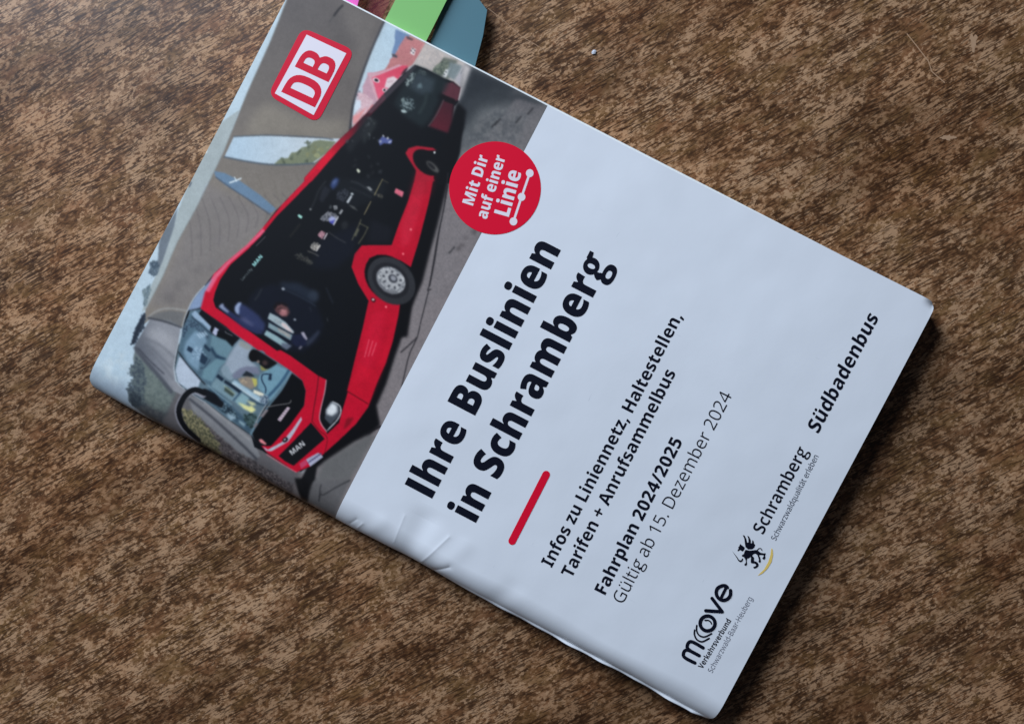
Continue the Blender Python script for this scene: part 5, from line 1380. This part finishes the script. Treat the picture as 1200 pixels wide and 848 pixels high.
us_p = np.concatenate([np.linspace(0, 1, 10)[:-1] ** 2 * 1.0, np.arange(1.0, BW, 0.135), [BW]])
vs_p = np.append(np.arange(0, V_PHOTO, -0.135), V_PHOTO)
U, Vv, Z = sheet(us_p, vs_p)
Qd = HM[2, 0] * U + HM[2, 1] * Vv + 1
LX = (HM[0, 0] * U + HM[0, 1] * Vv + HM[0, 2]) / Qd
LY = (HM[1, 0] * U + HM[1, 1] * Vv + HM[1, 2]) / Qd
colr = sample(ART_LIN, LX, LY)
isb = sample(BUSM, LX, LY)
isb = (isb[1:, 1:] + isb[1:, :-1] + isb[:-1, 1:] + isb[:-1, :-1]) > 2.0
photo = grid_mesh('cover_photo', U, Vv, Z, ~isb, M_PHOTO, book, colr)
photo['label'] = 'printed photo of a concrete arch bridge and road'
pbus = grid_mesh('printed_bus', U, Vv, Z, isb, M_PHOTO, photo, colr)
pbus['label'] = 'red and black city bus printed in the cover photo'

# page block: many thin leaves, slightly proud of the cover along the fore-edge
rp = random.Random(11)
V, F = [], []
NL = 9
for k in range(NL):
    z0 = 0.45 + k * 0.44
    z1 = z0 + 0.40
    dx = 0.42 - 0.03 * (NL - 1 - k) + rp.uniform(-.05, .05)
    xa = 1.2 + 0.5 * abs(k - 4)
    vv, ff = box_mesh(xa if k < 6 else 4.5 + k * .5, BW + dx, -BH + 0.55 + rp.uniform(-.05, .05), -0.45, z0, z1)
    base = len(V)
    V += vv
    F += [tuple(base + i for i in f) for f in ff]
mesh_from('page_block', V, F, book, M_PAGES)
V, F = box_mesh(0.9, BW - 0.05, -BH + 0.1, -0.1, 0.06, 0.38)
mesh_from('back_cover', V, F, book, M_WHITE)
# ------------------------------------------------------------------ printing on the cover
title = line_text('title_text', '|hre Buslinien', (506.3, 583.8), (657.2, 293.0), 36.6, 915, M_BLACK, book)
line_text('title_text', 'in Schramberg', (557.5, 612.5), (716.6, 306.4), 36.6, 915, M_BLACK, book)
bar = print_mesh('red_bar', [(0, [poly_px(stroke([(600.2, 633.6), (640, 555.8)], 9.0, 10))])], M_RED, book)
line_text('subtitle_text', 'Infos zu Liniennetz, Haltestellen,', (646.5, 665.0), (800, 371), 14.6, 730, M_BLACK, book)
line_text('subtitle_text', 'Tarifen + Anrufsammelbus', (669.9, 677.3), (792, 437), 14.6, 730, M_BLACK, book)
line_text('subtitle_text', 'Fahrplan 2024/2025', (709.3, 697.0), (800, 517), 14.6, 780, M_BLACK, book)
line_text('validity_text', 'Gültig ab 15. Dezember 2024', (730, 707.5), (858, 463), 14.6, 390, M_BLACK, book)

# red frame logo
def rounded_quad(qd, r, n=6):
    out = []
    for i in range(4):
        p0, p, p1 = (Vector(qd[(i + k) % 4]) for k in (-1, 0, 1))
        a = p + (p0 - p).normalized() * r
        c = p + (p1 - p).normalized() * r
        for k in range(n + 1):
            t = k / n
            out.append(tuple((1 - t) ** 2 * a + 2 * t * (1 - t) * p + t * t * c))
    return out


logo = print_mesh('railway_logo', [(0, [poly_px(rounded_quad([(313.8, 111.5), (354.5, 32.5), (416.0, 59.5), (372.0, 144.5)], 12))])], M_LRED, book)
print_mesh('logo_panel', [(0, [poly_px([(322, 109.5), (359.5, 41), (406, 63), (367.5, 135)])])], M_PRW, logo, INK_Z + 0.02)


def logo_letters():
    # in the logo's own axes: x along the reading direction, y up (unit = cap height)
    S = Vector((369.0, 126.0)); ux = Vector((0.478, -0.878)); uy = Vector((-0.907, -0.421)) * 43.5
    def tr(pts):
        return [tuple(P(*(S + ux * (x * 43.5) + uy * y))) for x, y in pts]
    def bowl(x0, xr, y0, y1, n=14, p=2.6):
        cy, ry = (y0 + y1) / 2, (y1 - y0) / 2
        xm = x0 + (xr - x0) * 0.30
        return [(x0, y0), (xm, y0)] + [(xm + (xr - xm) * math.cos(a) ** (2 / p) if abs(a) < 1.57 else xm, cy + ry * math.copysign(abs(math.sin(a)) ** (2 / p), a))
                                      for a in (-math.pi / 2 + math.pi * k / n for k in range(1, n))] + [(xm, y1), (x0, y1)]
    D = [tr(bowl(0, 0.66, 0, 1)), tr(bowl(0.20, 0.45, 0.17, 0.83)[::-1])]
    o = 0.77
    Bo = [(x + o, y) for x, y in bowl(0, 0.62, 0, 0.56)][:-1]
    Bt = [(x + o, y) for x, y in bowl(0, 0.585, 0.46, 1)][1:]
    k0 = next(i for i, (x, y) in enumerate(Bo) if x > o + 0.4 and y > 0.47)
    k1 = next(i for i, (x, y) in enumerate(Bt) if x > o + 0.4 and y > 0.55)
    B = [tr(Bo[:k0] + [(o + 0.50, 0.52)] + Bt[k1:]), tr([(x + o, y) for x, y in bowl(0.19, 0.42, 0.155, 0.42)][::-1]), tr([(x + o, y) for x, y in bowl(0.19, 0.39, 0.57, 0.845)][::-1])]
    return [(0, D), (0, B)]


print_mesh('logo_lettering', logo_letters(), M_LRED, logo, INK_Z + 0.04)

# round red badge
badge = print_mesh('round_badge', [(0, [poly_px(ell(580, 220.3, 53.8, 54.4, 0, 96))])], M_RED, book, INK_Z)
line_text('badge_lettering', 'Mit Dir', (554.3, 241.3), (572.6, 184.3), 13.6, 850, M_PRW, badge, dz=INK_Z + .02)
line_text('badge_lettering', 'auf einer', (570.5, 257.2), (592.7, 184.3), 13.6, 850, M_PRW, badge, dz=INK_Z + .02)
line_text('badge_lettering', 'Linie', (596.3, 254.3), (611.3, 202.3), 18.4, 860, M_PRW, badge, dz=INK_Z + .02)
a, c, e = (601.7, 259.5), (611.2, 230.8), (620.8, 203.0)
print_mesh('route_line', [(0, [poly_px(stroke([a, c, e], 2.7))]), (1, [poly_px(ell(*a, 4.5, 4.7))]), (1, [poly_px(ell(*c, 4.5, 4.7))]), (1, [poly_px(ell(*e, 4.5, 4.7))])], M_PRW, badge, INK_Z + .02)

# transport company name
line_text('company_name', 'Südbadenbus', (958.6, 507.8), (1030.2, 371.5), 16.2, 760, M_BLACK, book, slant=0.13)
# town logo: name, claim, winged beast, yellow arc
line_text('town_name', 'Schramberg', (894.3, 626.0), (947.0, 527.5), 14.6, 640, M_BLACK, book)
line_text('town_claim', 'Schwarzwaldqualität erleben', (909.0, 633.2), (959.0, 534.5), 6.6, 440, M_DGREY, book, g2=False)
arc_p = [(855 + x / 12.11, 610 + y / 12.11) for x, y in ((592, 385), (610, 400), (616, 480), (596, 580), (540, 672), (470, 742), (398, 778), (420, 752), (490, 685), (548, 580), (580, 480))]
print_mesh('yellow_arc', [(0, [poly_px(arc_p)])], M_YEL, book)


def em(pts, k=12.11, n=3):
    pp = [(855 + x / k, 610 + y / k) for x, y in pts]
    return [poly_px(smooth_line(pp, n, True) if n else pp)]


emb = [(0, em([(230, 410), (280, 420), (340, 415), (385, 412), (420, 435), (440, 455), (430, 480), (400, 490), (370, 465), (340, 470), (300, 510), (250, 535), (215, 515), (175, 500), (180, 480), (200, 470), (210, 440)])),
       (1, em([(185, 200), (210, 205), (235, 250), (248, 310), (268, 300), (265, 250), (250, 208), (275, 220), (298, 270), (300, 320), (318, 310), (322, 270), (340, 285), (345, 320), (362, 335), (350, 375), (320, 400), (260, 402), (225, 370), (215, 310), (208, 250)], n=0)),
       (1, em([(150, 325), (180, 350), (215, 375), (210, 400), (185, 430), (170, 425), (150, 410), (115, 430), (112, 415), (130, 390), (120, 380), (140, 350)], n=0)),
       (2, em([(35, 425), (48, 440), (122, 530), (112, 542)], n=0)),
       (3, em([(112, 530), (140, 555), (165, 555), (180, 530), (192, 545), (170, 578), (140, 578), (112, 550)])),
       (3, em([(200, 505), (245, 520), (240, 570), (247, 600), (235, 632), (210, 627), (215, 605), (228, 595), (225, 550)])),
       (3, em([(310, 495), (345, 520), (345, 565), (385, 580), (412, 620), (385, 662), (345, 670), (335, 655), (365, 640), (375, 620), (350, 602), (305, 595), (300, 560)])),
       (4, em([(395, 480), (425, 500), (440, 570), (425, 590), (408, 575), (415, 550)])),
       (4, em([(420, 448), (480, 458), (512, 458), (502, 485), (506, 520), (490, 547), (463, 530), (480, 505), (475, 482), (420, 478)])),
       (5, [poly_px(stroke(smooth_line([(855 + x / 12.11, 610 + y / 12.11) for x, y in ((392, 412), (418, 388), (448, 394), (456, 416))], 4), 0.9))])]
print_mesh('winged_emblem', emb, M_BLACK, book)


# association logo: rounded letters m, three arcs, o, v, e
def round_word():
    def px(pts):
        return [(795 + x / 7.067, 670 + y / 7.067) for x, y in pts]
    out = []
    for pts, w, sm in (
            ([(136, 750), (62, 712), (40, 684), (52, 650), (86, 646), (172, 690)], 4.0, True),
            ([(100, 650), (72, 622), (84, 582), (118, 577), (204, 625)], 4.0, True),
            ([(152, 440), (150, 480), (170, 520), (215, 535), (274, 508)], 1.9, True),
            ([(134, 478), (132, 515), (152, 556), (196, 574), (254, 546)], 1.9, True),
            ([(220, 398), (246, 398), (266, 410), (273, 426)], 1.6, True),
            ([(278, 216), (362, 326)], 4.0, False),
            ([(362, 326), (226, 318)], 4.0, False),
            ([(352, 212), (397, 122)], 3.4, False),
            ([(404, 124), (388, 112), (360, 112), (324, 132), (312, 170), (326, 208), (360, 230), (400, 224), (428, 192), (431, 150)], 4.0, True)):
        pp = px(pts)
        out.append((len(out), [poly_px(stroke(smooth_line(pp, 5) if sm else pp, w, 8))]))
    c = px([(240, 422)])[0]
    out.append((len(out), [poly_px(ell(*c, 10.7, 10.7)), poly_px(ell(*c, 6.7, 6.7))]))
    return out


print_mesh('association_logo', round_word(), M_BLACK, book)
line_text('association_text', 'Verkehrsverbund', (823.0, 783.3), (857.0, 727.0), 6.3, 720, M_BLACK, book, g2=False)
line_text('association_text', 'Schwarzwald-Baar-Heuberg', (834.5, 788.0), (882.0, 701.0), 6.3, 400, M_GREY, book, g2=False)

# ------------------------------------------------------------------ sticky page markers
def film_mat(name, col, alpha=1.0):
    m = paper_mat(name, col, 0.35, 0.03, 0.5)
    if alpha < 1:
        m.node_tree.nodes['Principled BSDF'].inputs['Transmission Weight'].default_value = 0.0
        m.node_tree.nodes['Principled BSDF'].inputs['Alpha'].default_value = alpha
    return m


def marker(name, pts, z, mat, label, tilt=0.0):
    W3 = [world_at(x, y, z) for x, y in pts]
    c = sum(W3, Vector()) / len(W3)
    base = bpy.data.objects.new(name, None)
    n = len(W3)
    Vt = []
    for dz in (0, -0.12):
        for i, w in enumerate(W3):
            lift = tilt * (1 if i >= n / 2 else 0)
            Vt.append(((w.x - c.x), (w.y - c.y), dz + lift))
    ar = sum(Vt[i][0] * Vt[(i + 1) % n][1] - Vt[(i + 1) % n][0] * Vt[i][1] for i in range(n))
    top = tuple(range(n)) if ar > 0 else tuple(range(n))[::-1]
    bot = tuple(i + n for i in top[::-1])
    F = [top, bot] + [(top[i], top[i - 1], top[i - 1] + n, top[i] + n) for i in range(n)]
    o = mesh_from(name, Vt, F, None, mat)
    bpy.data.objects.remove(base)
    o.location = (c.x * MM, c.y * MM, z * MM)
    tag(o, label, 'page marker', 'sticky markers between the pages')
    return o


marker('sticky_marker', [(497.5, 52), (449.5, 27), (489, -50), (549, -50)], 3.3, film_mat('green_marker_paper', ink((108, 168, 104))),
       'bright green sticky page marker poking out of the booklet')
marker('sticky_marker', [(556, 80), (503, 54), (522.5, -4), (545, -22), (570.8, 12), (566, 42)], 2.4, film_mat('teal_marker_film', ink((72, 112, 132)), 0.86),
       'dark teal sticky page marker to the right of the green one')
marker('sticky_marker', [(418, 10), (388, -6), (400, -40), (428, -30)], 3.6, film_mat('pink_marker_paper', ink((214, 84, 176))),
       'pink sticky page marker at the top edge of the picture')
marker('sticky_marker', [(446, 24), (412, 6), (424, -24), (458, -24), (456, 4)], 1.8, film_mat('dark_red_marker_film', ink((112, 30, 54)), 0.26),
       'see-through dark red page marker between the pink and the green one')
